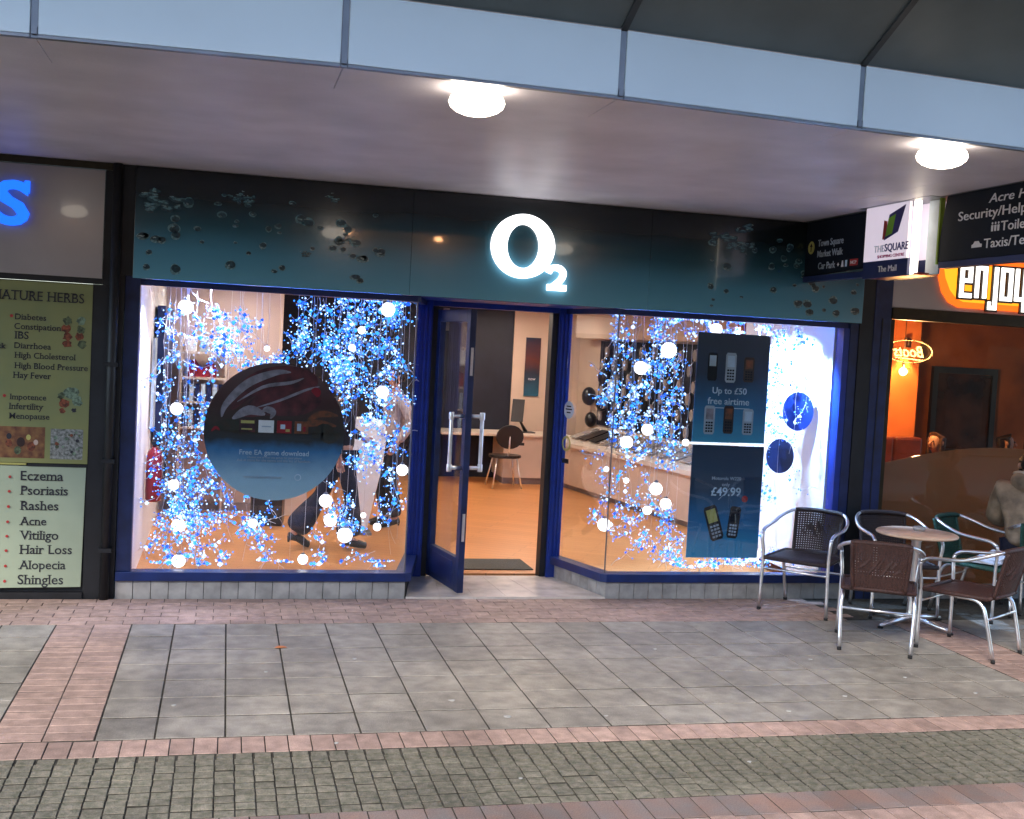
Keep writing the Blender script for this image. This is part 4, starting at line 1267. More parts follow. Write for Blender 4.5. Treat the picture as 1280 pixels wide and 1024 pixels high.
for cx, cz, r, mm in ((-1.07, 1.50, .055, 'leaf3'), (-1.14, 1.47, .03, 'leaf1'), (-1.12, 1.42, .045, 'leaf2'), (-1.03, 1.44, .045, 'leaf3'), (-1.13, 1.36, .025, 'leaf2'), (-1.05, 1.37, .02, 'ink')):
    blob(cx, cz, r, mm)
part('photo_print', MB().box(-1.542, -1.240, yP - .0015, yP - .0005, 1.016, 1.240), K['pbrown'], y1)
part('photo_print', MB().box(-1.202, -.982, yP - .0015, yP - .0005, 1.014, 1.232), K['pgrey'], y1)
for cx, cz, r, mm in ((-1.48, 1.17, .022, 'ink'), (-1.48, 1.12, .028, 'leaf2'), (-1.40, 1.13, .035, 'dkwood'), (-1.35, 1.165, .02, 'ochre'), (-1.33, 1.10, .035, 'leaf2'), (-1.42, 1.07, .03, 'leaf1'), (-1.30, 1.13, .02, 'counter')):
    part('bottle_print', MB().plate(disc((cx, cz), r, 12, sx=.8), (0, yP - .0018, 0), *FR, .0015), K[mm], y1)
for i in range(16):
    cx, cz = q.uniform(-1.185, -1.0), q.uniform(1.03, 1.215)
    part('herb_speck_print', MB().plate(disc((cx, cz), q.uniform(.006, .015), 7), (0, yP - .0018, 0), *FR, .0015), K[q.choice(['ink', 'leaf1', 'leaf2', 'leaf3'])], y1)
y2 = thing('ailment_poster', 'pale green poster listing skin and hair complaints with small red bullets', 'poster', (-1.3, yP, .1))
part('poster_sheet', MB().add([(-2.45, yP, .062), (-.966, yP - .004, .085), (-.955, yP, .955), (-2.45, yP, .965), (-2.45, yP + .01, .062), (-.966, yP + .01, .085), (-.955, yP + .01, .955), (-2.45, yP + .01, .965)],
     [(0, 1, 2, 3), (7, 6, 5, 4), (0, 4, 5, 1), (1, 5, 6, 2), (2, 6, 7, 3), (3, 7, 4, 0)]), K['wposter'], y2)
for s_, a, b, z in [('Eczema', -1.394, -1.108, .857), ('Psoriasis', -1.396, -1.072, .753), ('Rashes', -1.393, -1.134, .643), ('Acne', -1.395, -1.212, .533), ('Vitiligo', -1.392, -1.128, .429), ('Hair Loss', -1.389, -1.032, .325), ('Alopecia', -1.392, -1.072, .214), ('Shingles', -1.394, -1.085, .104)]:
    text(s_, y2, K['ink'], (a, yP - .0045, z), b - a, bold=.010, serif=True, ext=.0006)
    part('bullet_print', MB().plate(disc((-1.465 - (.857 - z) * .02, z + .022), .010, 12), (0, yP - .006, 0), *FR, .002), K['red'], y2)
part('poster_batten', MB().box(-1.35, -.95, yP - .004, yP + .02, .957, .977), K['black'], y2)
part('poster_batten', MB().box(-2.4, -1.36, yP - .004, yP + .02, .966, .979), K['ochre'], y2)

# ================================================================== CAFE
cf = thing('coffee_house', 'cafe front with cream fascia, bronze framed window and glowing orange interior', 'cafe', (6.5, Y0, 0))
part('fascia_panel', MB().box(5.475, 9.5, Y0 - .03, Y0 + .05, 2.50, 3.0), K['ccream'], cf, bev=.003)
part('upper_panel', MB().box(5.475, 9.5, Y0 - .02, Y0 + .05, 3.003, 3.149), K['black'], cf)
part('window_head', MB().box(5.475, 9.5, Y0 - .045, Y0 + .05, 2.40, 2.498), K['brass'], cf, bev=.003)
part('pier', MB().box(5.312, 5.473, Y0 - .035, Y0 + .10, -.02, 3.149), K['dkblue'], cf, bev=.004)
part('pier_groove', MB().box(5.385, 5.395, Y0 - .040, Y0 - .036, .0, 2.4), K['black'], cf)
part('window_frame', MB().box(5.475, 5.51, Y0 - .03, Y0 + .05, .12, 2.398), K['brass'], cf)
part('window_frame', MB().box(6.93, 6.985, Y0 - .03, Y0 + .05, .12, 2.398), K['brass'], cf)
part('stall_riser', MB().box(5.475, 9.5, Y0 - .03, Y0 + .06, -.02, .118), K['riser'], cf)
part('window_pane', MB().box(5.512, 6.928, Y0 + .0, Y0 + .008, .12, 2.398), K['cpane'], cf)
part('window_pane', MB().box(6.987, 9.5, Y0 + .0, Y0 + .008, .12, 2.398), K['cpane'], cf)
film = [(5.512, .12), (6.928, .12), (6.928, 1.325)] + [(5.512 + 1.416 * t, 1.165 + .165 * math.sin(min(1, t * 1.25) * math.pi / 2)) for t in [.9, .8, .7, .6, .5, .4, .3, .2, .1, 0]]
part('frosted_film', MB().plate(film, (0, Y0 + .013, 0), *FR, .002), K['frost'], cf)
part('frosted_film', MB().box(6.987, 9.5, Y0 + .011, Y0 + .013, .12, 1.33), K['frost'], cf)
cs = thing('cafe_sign', 'lit orange and yellow cafe sign with tall white letters reading enjoy', 'sign', (6.4, Y0 - .06, 2.7))
yC = Y0 - .032
shape = [(5.87, 2.90), (5.885, 2.80), (5.93, 2.66), (6.0, 2.575), (6.10, 2.535), (6.9, 2.53), (7.6, 2.56), (8.0, 2.75), (7.9, 2.95), (6.3, 2.955)]
part('orange_backing', MB().plate(shape, (0, yC, 0), *FR, .02), E_['orange'], cs)
shape2 = [(5.93, 2.86), (5.95, 2.78), (6.0, 2.68), (6.07, 2.61), (6.14, 2.585), (6.9, 2.58), (7.5, 2.60), (7.85, 2.75), (7.8, 2.90), (6.3, 2.905)]
part('yellow_backing', MB().plate(shape2, (0, yC - .021, 0), *FR, .008), E_['yellow'], cs)
def barp(mbo, mbi, x0, x1, z0, z1):
    mbo.box(x0 - .018, x1 + .018, yC - .045, yC - .030, z0 - .018, z1 + .018)
    mbi.box(x0, x1, yC - .058, yC - .046, z0, z1)
def letter(bars):
    for k, (a, b, c, d) in enumerate(bars):
        mbo, mbi = MB(), MB()
        mbo.box(a - .018, b + .018, yC - .045 - .0004 * k, yC - .030, c - .018, d + .018)
        mbi.box(a, b, yC - .060 - .0005 * k, yC - .047, c, d)
        if k == 0:
            O_, I_ = mbo, mbi
        else:
            O_.v_n = 0
            O_.add(mbo.v, mbo.f); I_.add(mbi.v, mbi.f)
    p = part('letter', I_, E_['lwhite'], cs)
    part('outline', O_, K['dkwood'], p)
w = .034
x = 6.075
letter([(x, x + w, 2.64, 2.89), (x, x + .115, 2.62, 2.66), (x + .0, x + .115, 2.86, 2.90), (x + .08, x + .115, 2.75, 2.88), (x, x + .115, 2.75, 2.785)])
x = 6.225
letter([(x, x + w, 2.625, 2.90), (x, x + .11, 2.865, 2.90), (x + .076, x + .11, 2.625, 2.885)])
x = 6.37
letter([(x + .04, x + .04 + w, 2.55, 2.90), (x - .01, x + .074, 2.53, 2.565), (x - .01, x + .015, 2.545, 2.60)])
x = 6.475
letter([(x, x + w, 2.62, 2.90), (x, x + .115, 2.865, 2.90), (x + .081, x + .115, 2.62, 2.90), (x, x + .115, 2.615, 2.65)])
x = 6.62
letter([(x, x + w, 2.64, 2.90), (x, x + .115, 2.62, 2.655), (x + .081, x + .115, 2.53, 2.90)])
# interior of the cafe
cr = thing('cafe_interior', None, None, kind='structure')
part('cafe_floor', MB().box(5.42, 12, Y0 + .10, 14.0, -.02, .004), K['cfloor'], cr)
part('cafe_ceiling', MB().box(5.42, 12, Y0 + .10, 14.0, 2.75, 2.80), K['brown_in'], cr)
part('orange_wall', MB().box(5.42, 7.62, 11.7, 11.8, 0, 2.75), K['orange_in'], cr)
part('brown_wall', MB().box(7.62, 12, 12.6, 12.7, 0, 2.75), K['brown_in'], cr)
part('return_wall', MB().box(7.58, 7.62, 11.8, 12.6, 0, 2.75), K['brown_in'], cr)
part('party_wall', MB().prism([(6.06, 11.3), (6.12, 11.3), (5.42, 8.99), (5.36, 8.99)], 0, 2.75), K['brown_in'], cr)
part('party_wall', MB().box(6.06, 6.10, 11.3, 11.7, 0, 2.75), K['brown_in'], cr)
bl = thing('pendant_bulb', 'bare glowing bulb hanging in the cafe near its left wall', 'lamp', (7.0, 11.0, 1.9))
part('bulb', MB().ball((6.98, 11.0, 1.95), .042, 14, 8), E_['bulb'], bl)
part('lamp_holder', MB().tube([(6.98, 11.0, 1.99), (6.98, 11.0, 2.06)], .016, 8), K['dkwood'], bl)
part('cord', MB().tube([(6.98, 11.0, 2.06), (6.98, 11.0, 2.75)], .004, 6), K['dkwood'], bl)
lamp('POINT', 'bulb_glow', (6.98, 10.92, 1.95), 30, (1, .55, .22), .06, parent=bl)
for x in (7.15, 7.42):
    t = thing('wall_downlight', 'small downlight throwing an orange scallop on the cafe wall, %s' % ('nearer the pier' if x < 7.3 else 'nearer the wall corner'), 'downlight', (x, 11.6, 2.3))
    part('housing', MB().tube([(x, 11.62, 2.22), (x, 11.62, 2.32)], .03, 10), K['dkwood'], t)
    part('bracket', MB().box(x - .01, x + .01, 11.62, 11.699, 2.30, 2.33), K['dkwood'], t)
    l_ = lamp('SPOT', 'downlight_bulb', (x, 11.60, 2.20), 26, (1, .42, .14), .02, rot=(R(6), 0, 0), spot=R(80), parent=t, blend=.6)
fr = thing('framed_picture', 'big dark picture in a black frame on the brown cafe wall', 'picture', (8.6, 12.55, 1.5))
part('frame', MB().box(8.38, 9.28, 12.54, 12.598, .95, 1.02).box(8.38, 9.28, 12.54, 12.598, 1.95, 2.03).box(8.38, 8.45, 12.54, 12.598, 1.02, 1.95).box(9.21, 9.28, 12.54, 12.598, 1.02, 1.95), K['plastic'], fr)
part('canvas', MB().box(8.452, 9.208, 12.57, 12.59, 1.022, 1.948), K['mirror'], fr)
bs_ = thing('cafe_bench', 'maroon padded bench along the orange cafe wall', 'bench', (6.9, 11.3, 0))
for i in range(4):
    part('back_cushion', MB().box(6.15 + i * .36, 6.15 + i * .36 + .35, 11.45, 11.6, .45, 1.22), K['leather'], bs_, bev=.03)
part('seat', MB().box(6.15, 7.58, 11.0, 11.45, .25, .46), K['leather'], bs_, bev=.03)
part('base', MB().box(6.17, 7.56, 11.05, 11.44, .005, .249), K['dkwood'], bs_)
for x, y, lb in ((7.55, 10.55, 'round cafe table behind the frosted glass, nearer the bench'), (8.5, 10.9, 'round cafe table behind the frosted glass, under the framed picture')):
    t = thing('inside_table', lb, 'table', (x, y, 0))
    part('tabletop', MB().lathe((x, y, .72), [(.30, 0), (.31, .01), (.30, .025)], 24), K['dkwood'], t)
    part('pedestal', MB().tube([(x, y, .02), (x, y, .72)], .03, 10), K['chrome'], t)
    part('base', MB().lathe((x, y, .004), [(.22, 0), (.20, .015), (.03, .03)], 20), K['chrome'], t)

# ================================================================== CANOPY
EDGE = [(-3.4, 5.34), (-2.05, 5.22), (-.805, 5.12), (.436, 5.045), (1.687, 5.084), (2.95, 5.185), (4.25, 5.285), (5.6, 5.42), (7.0, 5.60), (8.4, 5.83)]
cp = thing('canopy', 'wide shop canopy with flat mauve soffit, white edge panels and dark sloping roof panels', 'canopy', (2.5, 5.1, 3.15))
def inset(p, d): return (p[0], p[1] + d)
SZ = 3.152
inner = [inset(p, .50) for p in EDGE]
part('soffit_sheet', MB().prism([(p[0], p[1]) for p in inner if p[0] <= 4.3][::1] + [(4.25, Y0 + .25), (-3.4, Y0 + .25)], SZ, SZ + .03), K['soffit'], cp)
part('soffit_sheet', MB().prism([(4.253, 5.788)] + [(p[0], p[1]) for p in inner if p[0] > 4.3] + [(8.4, Y0 + .25), (4.253, Y0 + .25)], SZ, SZ + .03), K['soffit'], cp)
for a, b in zip(EDGE[:-1], EDGE[1:]):
    mid = ((a[0] + b[0]) / 2)
    P = [(a[0] + .002, a[1] + .012), (b[0] - .002, b[1] + .012), (b[0] - .002, b[1] + .496), (a[0] + .002, a[1] + .496)]
    part('edge_soffit', MB().prism(P, SZ - .003, SZ + .02), K['soffit'], cp)
    d = Vector((b[0] - a[0], b[1] - a[1], 0)); L = d.length; u = d.normalized()
    n = Vector((u.y, -u.x, 0))
    A3, B3 = Vector((a[0], a[1], 0)), Vector((b[0], b[1], 0))
    p0, p1 = A3 + u * .016, B3 - u * .016
    c = (p0 + p1) / 2
    part('edge_panel', MB().obox((c.x, c.y, 3.302), u, (0, 0, 1), n, (p1 - p0).length / 2, .147, .012), K['fpanel'], cp, bev=.003)
    part('edge_trim', MB().obox((c.x, c.y + .006, 3.148), u, (0, 0, 1), n, (p1 - p0).length / 2, .006, .016), K['mullion'], cp)
    # dark roof panel rising toward the street
    sl = Vector((0, -math.cos(R(26)), math.sin(R(26))))
    q0, q1 = p0 + Vector((0, 0, 3.455)), p1 + Vector((0, 0, 3.455))
    Lr = 2.2
    vs = [q0, q1, q1 + sl * Lr, q0 + sl * Lr]
    up = Vector((0, math.sin(R(26)), math.cos(R(26)))) * .03
    part('roof_panel', MB().add(vs + [v + up for v in vs], [(0, 3, 2, 1), (4, 5, 6, 7), (0, 1, 5, 4), (1, 2, 6, 5), (2, 3, 7, 6), (3, 0, 4, 7)]), K['over'], cp)
for k, p in enumerate(EDGE):
    part('mullion', MB().box(p[0] - .014, p[0] + .014, p[1] - .004, p[1] + .02, 3.142, 3.452), K['mullion'], cp)
    part('mullion_clip', MB().box(p[0] - .011, p[0] + .011, p[1] - .016, p[1] - .005, 3.155, 3.185), K['mullion'], cp)
    sl = Vector((0, -math.cos(R(26)), math.sin(R(26))))
    q0 = Vector((p[0], p[1], 3.462))
    part('roof_joint', MB().bar(q0, q0 + sl * 2.2, .03, .035), K['overj'], cp)
for (x, y, lb) in ((1.051, 5.205, 'glowing dome light under the canopy above the phone shop door'), (3.52, 5.335, 'glowing dome light under the canopy near the hanging signs'), (-1.5, 5.5, 'dome light under the canopy in front of the herb shop'), (6.35, 5.75, 'dome light under the canopy in front of the cafe')):
    t = thing('dome_light', lb, 'ceiling light', (x, y, SZ))
    prof = [(.128 * math.cos(a), -.062 - .061 * math.sin(a)) for a in [R(d) for d in (-80, -60, -40, -20, 0, 20, 40, 60, 75, 88)]]
    part('diffuser', MB().lathe((x, y, SZ - .004), prof[::-1], 32), E_['dome'], t)
    part('lamp_base', MB().lathe((x, y, SZ - .012), [(.045, -.02), (.05, 0), (.055, .010)], 32), K['mullion'], t)

# upper storey above the canopy
up_ = thing('upper_building', 'plain rendered upper storey rising behind the canopy', 'building', (2, 9.2, 3.2))
part('wall', MB().box(-12, 14, 9.16, 9.6, 3.19, 8.5), K['brick'], up_)

# ================================================================== HANGING SIGN
hg = thing('hanging_sign', 'projecting shopping centre sign with white logo box between two dark direction boards', 'sign', (4.62, 7.6, 3.15))
XS = 4.62
def xplate(poly, x=XS, t=.05):
    """polygon of (y,z) facing -x, thickness towards +x"""
    return MB().plate([(-y, z) for y, z in poly][::-1], (x + t, 0, 0), (0, -1, 0), (0, 0, 1), 0) if False else \
        MB().add([(x, y, z) for y, z in poly] + [(x + t, y, z) for y, z in poly],
                 [tuple(range(len(poly))), tuple(range(2 * len(poly) - 1, len(poly) - 1, -1))] + [(i, i + len(poly), (i + 1) % len(poly) + len(poly), (i + 1) % len(poly)) for i in range(len(poly))])
hb = [(8.86, 2.70), (7.80, 2.735), (7.80, 3.145), (8.86, 3.145)]
part('direction_board', xplate(hb), K['signdk'], hg, bev=.003)
part('board_edge', MB().box(XS - .01, XS + .06, 7.80, 8.86, 2.655, 2.70), K['navyp'], hg)
arc = [(6.965, 2.715)] + [(6.965 - .06 * (t ** 2), 2.715 + .435 * t) for t in (.25, .5, .75, 1)]
rb_ = arc + [(4.9, 3.15), (4.9, 2.715)]
part('direction_board', xplate(rb_, XS, .05), K['signdk'], hg, bev=.003)
part('board_edge', MB().box(XS - .01, XS + .06, 5.0, 6.94, 2.672, 2.712), K['navyp'], hg)
# central box: two faces with a gap showing the tube
part('logo_face', MB().box(XS - .075, XS - .055, 7.225, 7.785, 2.755, 3.148), K['signw'], hg)
part('name_band', MB().box(XS - .075, XS - .055, 7.205, 7.785, 2.632, 2.754), K['navyp'], hg)
part('logo_face', MB().box(XS + .10, XS + .12, 7.21, 7.785, 2.755, 3.148), K['signw'], hg)
part('name_band', MB().box(XS + .10, XS + .12, 7.21, 7.785, 2.632, 2.754), K['navyp'], hg)
part('box_end', MB().box(XS - .055, XS + .10, 7.77, 7.785, 2.635, 3.148), K['lime'], hg)
part('box_inside', MB().box(XS + .03, XS + .045, 7.0, 7.15, 2.64, 3.146), K['grey'], hg)
part('board_rim', MB().box(XS - .004, XS + .03, 6.968, 6.985, 2.70, 3.146), K['lime'], hg)
part('box_floor', MB().box(XS - .055, XS + .10, 7.10, 7.769, 2.635, 2.65), K['sqred'], hg)
tb = part('tube_light', MB().box(XS - .060, XS - .025, 7.155, 7.195, 2.64, 3.145), E_['tube'], hg)
for y0, y1, z0, z1 in ((7.80, 8.86, 3.146, 3.15), ):
    part('head_channel', MB().box(XS - .02, XS + .07, 5.2, 8.86, 3.1505, 3.1515), K['mullion'], hg)
part('soffit_bracket', MB().box(XS - .10, XS + .14, 6.95, 7.85, 3.1495, 3.1512), K['mullion'], hg)
# logo
xf = XS - .0755
def sp_(poly, mm, name='logo_print', dx=0):
    part(name, MB().add([(xf - .002 - dx, y, z) for y, z in poly], [tuple(range(len(poly)))[::1]]), K[mm], hg)
sp_([(7.545, 2.905), (7.50, 2.90), (7.49, 3.03), (7.535, 3.04)], 'sqred')
sp_([(7.52, 2.895), (7.345, 2.945), (7.265, 3.13), (7.47, 3.075)], 'sqblue', dx=.0005)
sp_([(7.505, 2.92), (7.42, 2.94), (7.385, 3.075), (7.475, 3.05)], 'sqgreen', dx=.001)
text('THE', hg, K['grey'], (xf, 7.645, 2.815), .135, SD, height=.052)
text('SQUARE', hg, K['sqblue'], (xf, 7.505, 2.817), .30, SD, bold=.016, height=.055)
text('SHOPPING CENTRE', hg, K['mag'], (xf, 7.595, 2.772), .345, SD, height=.022, bold=.01)
text('The Mall', hg, K['white'], (xf, 7.575, 2.672), .24, SD, height=.046)
xb = XS - .0005
part('arrow_disc_print', MB().plate([(a, b) for a, b in disc((-8.735, 2.932), .052, 22)], (xb, 0, 0), *SD, .002), K['ochre'], hg)
part('arrow_print', MB().plate([(-8.742, 2.90), (-8.728, 2.90), (-8.728, 2.94), (-8.712, 2.94), (-8.735, 2.968), (-8.758, 2.94), (-8.742, 2.94)], (xb - .0025, 0, 0), *SD, .001), K['signdk'], hg)
text('Town Square', hg, K['grey'], (xb, 8.625, 2.935), .40, SD, height=.056, bold=.008)
text('Market Walk', hg, K['grey'], (xb, 8.625, 2.848), .40, SD, height=.056, bold=.008)
text('Car Park', hg, K['grey'], (xb, 8.60, 2.750), .27, SD, height=.056, bold=.008)
part('icon_print', MB().plate([(-8.30, 2.772), (-8.285, 2.757), (-8.27, 2.772), (-8.285, 2.787)], (xb, 0, 0), *SD, .001), K['white'], hg)
part('icon_print', MB().plate([(-8.24, 2.75), (-8.20, 2.75), (-8.212, 2.80), (-8.228, 2.80)], (xb, 0, 0), *SD, .001), K['white'], hg)
part('icon_print', MB().plate([(-8.18, 2.75), (-8.15, 2.75), (-8.15, 2.80), (-8.18, 2.80)], (xb, 0, 0), *SD, .001), K['lgrey'], hg)
part('badge_print', MB().plate([(-8.11, 2.752), (-7.99, 2.752), (-7.99, 2.803), (-8.11, 2.803)], (xb, 0, 0), *SD, .001), K['red'], hg)
text('NCP', hg, K['white'], (xb - .0012, 8.095, 2.765), .085, SD, height=.026)
text('Acre House', hg, K['white'], (xb, 6.46, 3.058), .60, SD, height=.058, bold=.004, shear=.2)
text('Security/Help Desk', hg, K['white'], (xb, 6.765, 2.970), .98, SD, height=.062, bold=.004)
text('Toilets', hg, K['white'], (xb, 6.322, 2.873), .30, SD, height=.062, bold=.004)
text('Taxis/Tesco', hg, K['white'], (xb, 6.478, 2.775), .54, SD, height=.062, bold=.004)
ic = MB()
for k in range(3):
    yy = -6.408 + .03 * k
    ic.plate(disc((yy, 2.925), .008, 8), (xb, 0, 0), *SD, .001)
    ic.plate([(yy - .009, 2.875), (yy + .009, 2.875), (yy + .011, 2.913), (yy - .011, 2.913)], (xb, 0, 0), *SD, .001)
part('people_icon_print', ic, K['white'], hg)
ic = MB().plate([(-6.605, 2.785), (-6.50, 2.785), (-6.50, 2.805), (-6.52, 2.808), (-6.535, 2.825), (-6.575, 2.825), (-6.59, 2.808), (-6.605, 2.803)], (xb, 0, 0), *SD, .001)
part('taxi_icon_print', ic, K['white'], hg)

# ================================================================== TERRACE FURNITURE
def make_chair(weave, lab):
    t = thing('armchair', lab, 'chair', (0, 0, 0))
    # continuous arm and back tube
    half = [(.275, .255, .62), (.278, .20, .652), (.285, .08, .665), (.288, -.05, .68), (.275, -.16, .715), (.235, -.255, .75), (.17, -.305, .770)]
    path = [(-x, y, z) for x, y, z in half] + [(0, -.325, .775)] + [(x, y, z) for x, y, z in half[::-1]]
    part('arm_frame', MB().tube(path, .0135, 10, sm=4), K['chrome'], t)
    for s_ in (-1, 1):
        part('leg', MB().tube([(s_ * .275, .255, .62), (s_ * .272, .262, .56), (s_ * .262, .25, .43), (s_ * .272, .252, .012)], .0135, 10, sm=3), K['chrome'], t, label='front leg')
        part('leg', MB().tube([(s_ * .235, .02, .415), (s_ * .238, -.12, .415), (s_ * .238, -.185, .38), (s_ * .245, -.22, .30), (s_ * .235, -.285, .012)], .0135, 10, sm=3), K['chrome'], t, label='rear leg')
        part('seat_rail', MB().tube([(s_ * .235, .0, .415), (s_ * .25, .245, .43)], .011, 8), K['chrome'], t)
        part('foot_cap', MB().tube([(s_ * .272, .252, .0), (s_ * .272, .252, .022)], .0155, 10), K['rubber'], t)
        part('foot_cap', MB().tube([(s_ * .235, -.286, .0), (s_ * .236, -.284, .022)], .0155, 10), K['rubber'], t)
    part('cross_bar', MB().tube([(-.243, -.225, .29), (.243, -.225, .29)], .009, 8), K['chrome'], t)
    part('cross_bar', MB().tube([(-.262, .252, .34), (.262, .252, .34)], .009, 8), K['chrome'], t)
    # seat
    mb = MB()
    nx, ny = 14, 14
    for side in (0, 1):
        base = len(mb.v)
        for j in range(ny + 1):
            for i in range(nx + 1):
                u, v = i / nx * 2 - 1, j / ny
                x = u * (.235 + .015 * v)
                y = -.225 + .49 * v
                z = .432 - .016 * (1 - u * u) * (1 - (2 * v - 1) ** 2) + .018 * max(0, v - .8) / .2 * -1
                e = (max(abs(u), abs(2 * v - 1))) ** 8
                z += (.012 if side else -.022) * (1 - e)
                mb.v.append((x, y, z))
        for j in range(ny):
            for i in range(nx):
                a = base + j * (nx + 1) + i
                q4 = (a, a + 1, a + nx + 2, a + nx + 1)
                mb.f.append(q4 if side else q4[::-1])
    mb.sm = True
    seat = part('seat', mb, weave, t)
    rim = [(-.24, -.22, .432), (.24, -.22, .432), (.252, .26, .425), (-.252, .26, .425), (-.24, -.22, .432)]
    for a, b in zip(rim[:-1], rim[1:]):
        part('seat_binding', MB().tube([a, b], .016, 8), weave, t)
    # woven back: real lattice
    def bp(u, v):
        """u -1..1 across, v 0..1 up"""
        hw = .175 + .02 * v
        x = u * hw
        y = -.232 - .085 * v - .030 * (1 - u * u) + .0
        z = .435 + .325 * v + .008 * (1 - u * u)
        return (x, y, z)
    lat = MB()
    NV = 19
    for i in range(NV):
        u = -1 + 2 * (i + .5) / NV
        pts = [bp(u, v / 8) for v in range(9)]
        for a, b in zip(pts[:-1], pts[1:]): lat.bar(a, b, .0135, .004, up=(0, 1, 0))
    NH = 18
    for j in range(NH):
        v = (j + .5) / NH
        pts = [bp(-1 + 2 * i / 8, v) for i in range(9)]
        for a, b in zip(pts[:-1], pts[1:]): lat.bar(Vector(a) + Vector((0, .003, 0)), Vector(b) + Vector((0, .003, 0)), .004, .0130)
    back = part('backrest', lat, weave, t)
    em = MB()
    for k in range(9):
        u = -.62 + 1.24 * k / 8
        zz = .55 + .10 * math.sin(k * 2.2)
        em.bar(bp(u - .1, zz - .12 * (1 - abs(u))), bp(u + .1, zz + .12 * (1 - abs(u))), .008, .022)
    part('woven_motif', em, weave, back)
    for pts in ([bp(-1, v / 6) for v in range(7)], [bp(1, v / 6) for v in range(7)]):
        part('back_binding', MB().tube(pts, .015, 8, sm=2), weave, t)
    part('back_binding', MB().tube([(x * .98, y + .0, z) for x, y, z in [(-.20, -.290, .762), (-.17, -.305, .770), (-.08, -.32, .774), (0, -.325, .775), (.08, -.32, .774), (.17, -.305, .770), (.20, -.290, .762)]], .019, 10, sm=3), weave, t)
    part('back_binding', MB().tube([bp(-1, 0), bp(-.5, 0), bp(0, 0), bp(.5, 0), bp(1, 0)], .014, 8, sm=2), weave, t)
    return t
def place(t, c, f):
    t.location = (c[0], c[1], 0)
    t.rotation_euler = (0, 0, math.atan2(-f[0], f[1]))
G_ = 'woven aluminium armchairs round the terrace table'
base = make_chair(K['weave'], 'brown woven armchair with its back to the camera, nearest the middle of the terrace')
base['group'] = G_
specs = [((5.24, 7.20), (-.52, .855), 'brown woven armchair turned sideways, nearest to the camera at the picture edge'), ]
cC = dup(base); cC['label'] = specs[0][2]
place(base, (4.592, 7.353), (.52, .85))
place(cC, specs[0][0], specs[0][1])
dkc = make_chair(K['weave_dk'], 'dark woven armchair facing the camera in front of the bright lit window')
dkc['group'] = G_
dD = dup(dkc); dD['label'] = 'dark woven armchair behind the round table against the blue pier'
place(dkc, (4.587, 8.433), (-.72, -.70))
place(dD, (5.33, 8.33), (-.165, -.986))
gr = make_chair(K['weave_gr'], 'green woven armchair beyond the table with white paper on its seat')
gr['group'] = G_
gF = dup(gr); gF['label'] = 'green woven armchair under the person in the beige jacket'
place(gr, (6.08, 8.28), (.50, -.86))
place(gF, (6.66, 8.25), (.55, .83))
# folded paper on the green chair
mb = MB()
mb.obox((6.12, 8.22, .455), (.8, .6, 0), (-.6, .8, 0), (0, 0, 1), .17, .13, .008)
mb.obox((6.16, 8.24, .475), (.7, .7, .05), (-.7, .7, 0), (-.03, -.03, 1), .13, .10, .007)
mb.obox((6.18, 8.20, .50), (.9, .3, .3), (-.3, .9, 0), (-.28, -.1, .95), .09, .10, .006)
tag(part('folded_newspaper', mb, K['paperbag'], bev=.003), 'white folded newspaper lying on the green chair seat', 'newspaper')
# table
tb_ = thing('terrace_table', 'round tan terrace table on a chrome column with cross feet', 'table', (5.26, 7.93, 0))
part('tabletop', MB().lathe((5.26, 7.94, .70), [(.29, 0), (.305, .006), (.308, .016), (.300, .024)], 48), K['ttop'], tb_)
part('column', MB().lathe((5.26, 7.94, .03), [(.05, 0), (.04, .04), (.036, .08), (.036, .62), (.07, .66), (.07, .668)], 18), K['chrome'], tb_)
for a in (R(20), R(110), R(200), R(290)):
    c = Vector((5.26, 7.94, 0)); e = c + Vector((math.cos(a), math.sin(a), 0)) * .36
    part('foot_bar', MB().tube([c + Vector((0, 0, .055)), c.lerp(e, .5) + Vector((0, 0, .045)), e + Vector((0, 0, .022))], [.024, .021, .016], 8), K['chrome'], tb_)
    part('foot_pad', MB().lathe((e.x, e.y, .0), [(.02, 0), (.022, .008), (.018, .014)], 10), K['rubber'], tb_)
at = thing('ashtray', 'small clear ashtray on the tan table top', 'ashtray', (5.32, 8.0, .724))
mb = MB().lathe((5.33, 8.02, .7245), [(.045, 0), (.05, .03), (.044, .032), (.038, .008), (.001, .008)], 18)
part('dish', mb, K['ash'], at)

# ================================================================== PEOPLE
def skin_mesh(name, V, Ed, rad, m, parent, sub=2, root=0):
    import bmesh
    me = bpy.data.meshes.new(name)
    me.from_pydata(V, Ed, [])
    bm = bmesh.new(); bm.from_mesh(me)
    lay_ = bm.verts.layers.skin.verify()
    bm.verts.ensure_lookup_table()
    for i, v in enumerate(bm.verts):
        r = rad[i]
        v[lay_].radius = r if isinstance(r, tuple) else (r, r)
        v[lay_].use_root = (i == root)
    bm.to_mesh(me); bm.free()
    ob = bpy.data.objects.new(name, me)
    COL.objects.link(ob)
    sk = ob.modifiers.new('skin', 'SKIN'); sk.use_smooth_shade = True
    sb = ob.modifiers.new('sub', 'SUBSURF'); sb.levels = sub; sb.render_levels = sub
    dg = bpy.context.evaluated_depsgraph_get()
    m2 = bpy.data.meshes.new_from_object(ob.evaluated_get(dg))
    m2.materials.clear(); m2.materials.append(m)
    for p in m2.polygons: p.use_smooth = True
    bpy.data.objects.remove(ob)
    o = bpy.data.objects.new(name, m2)
    COL.objects.link(o)
    o.parent = parent
    return o

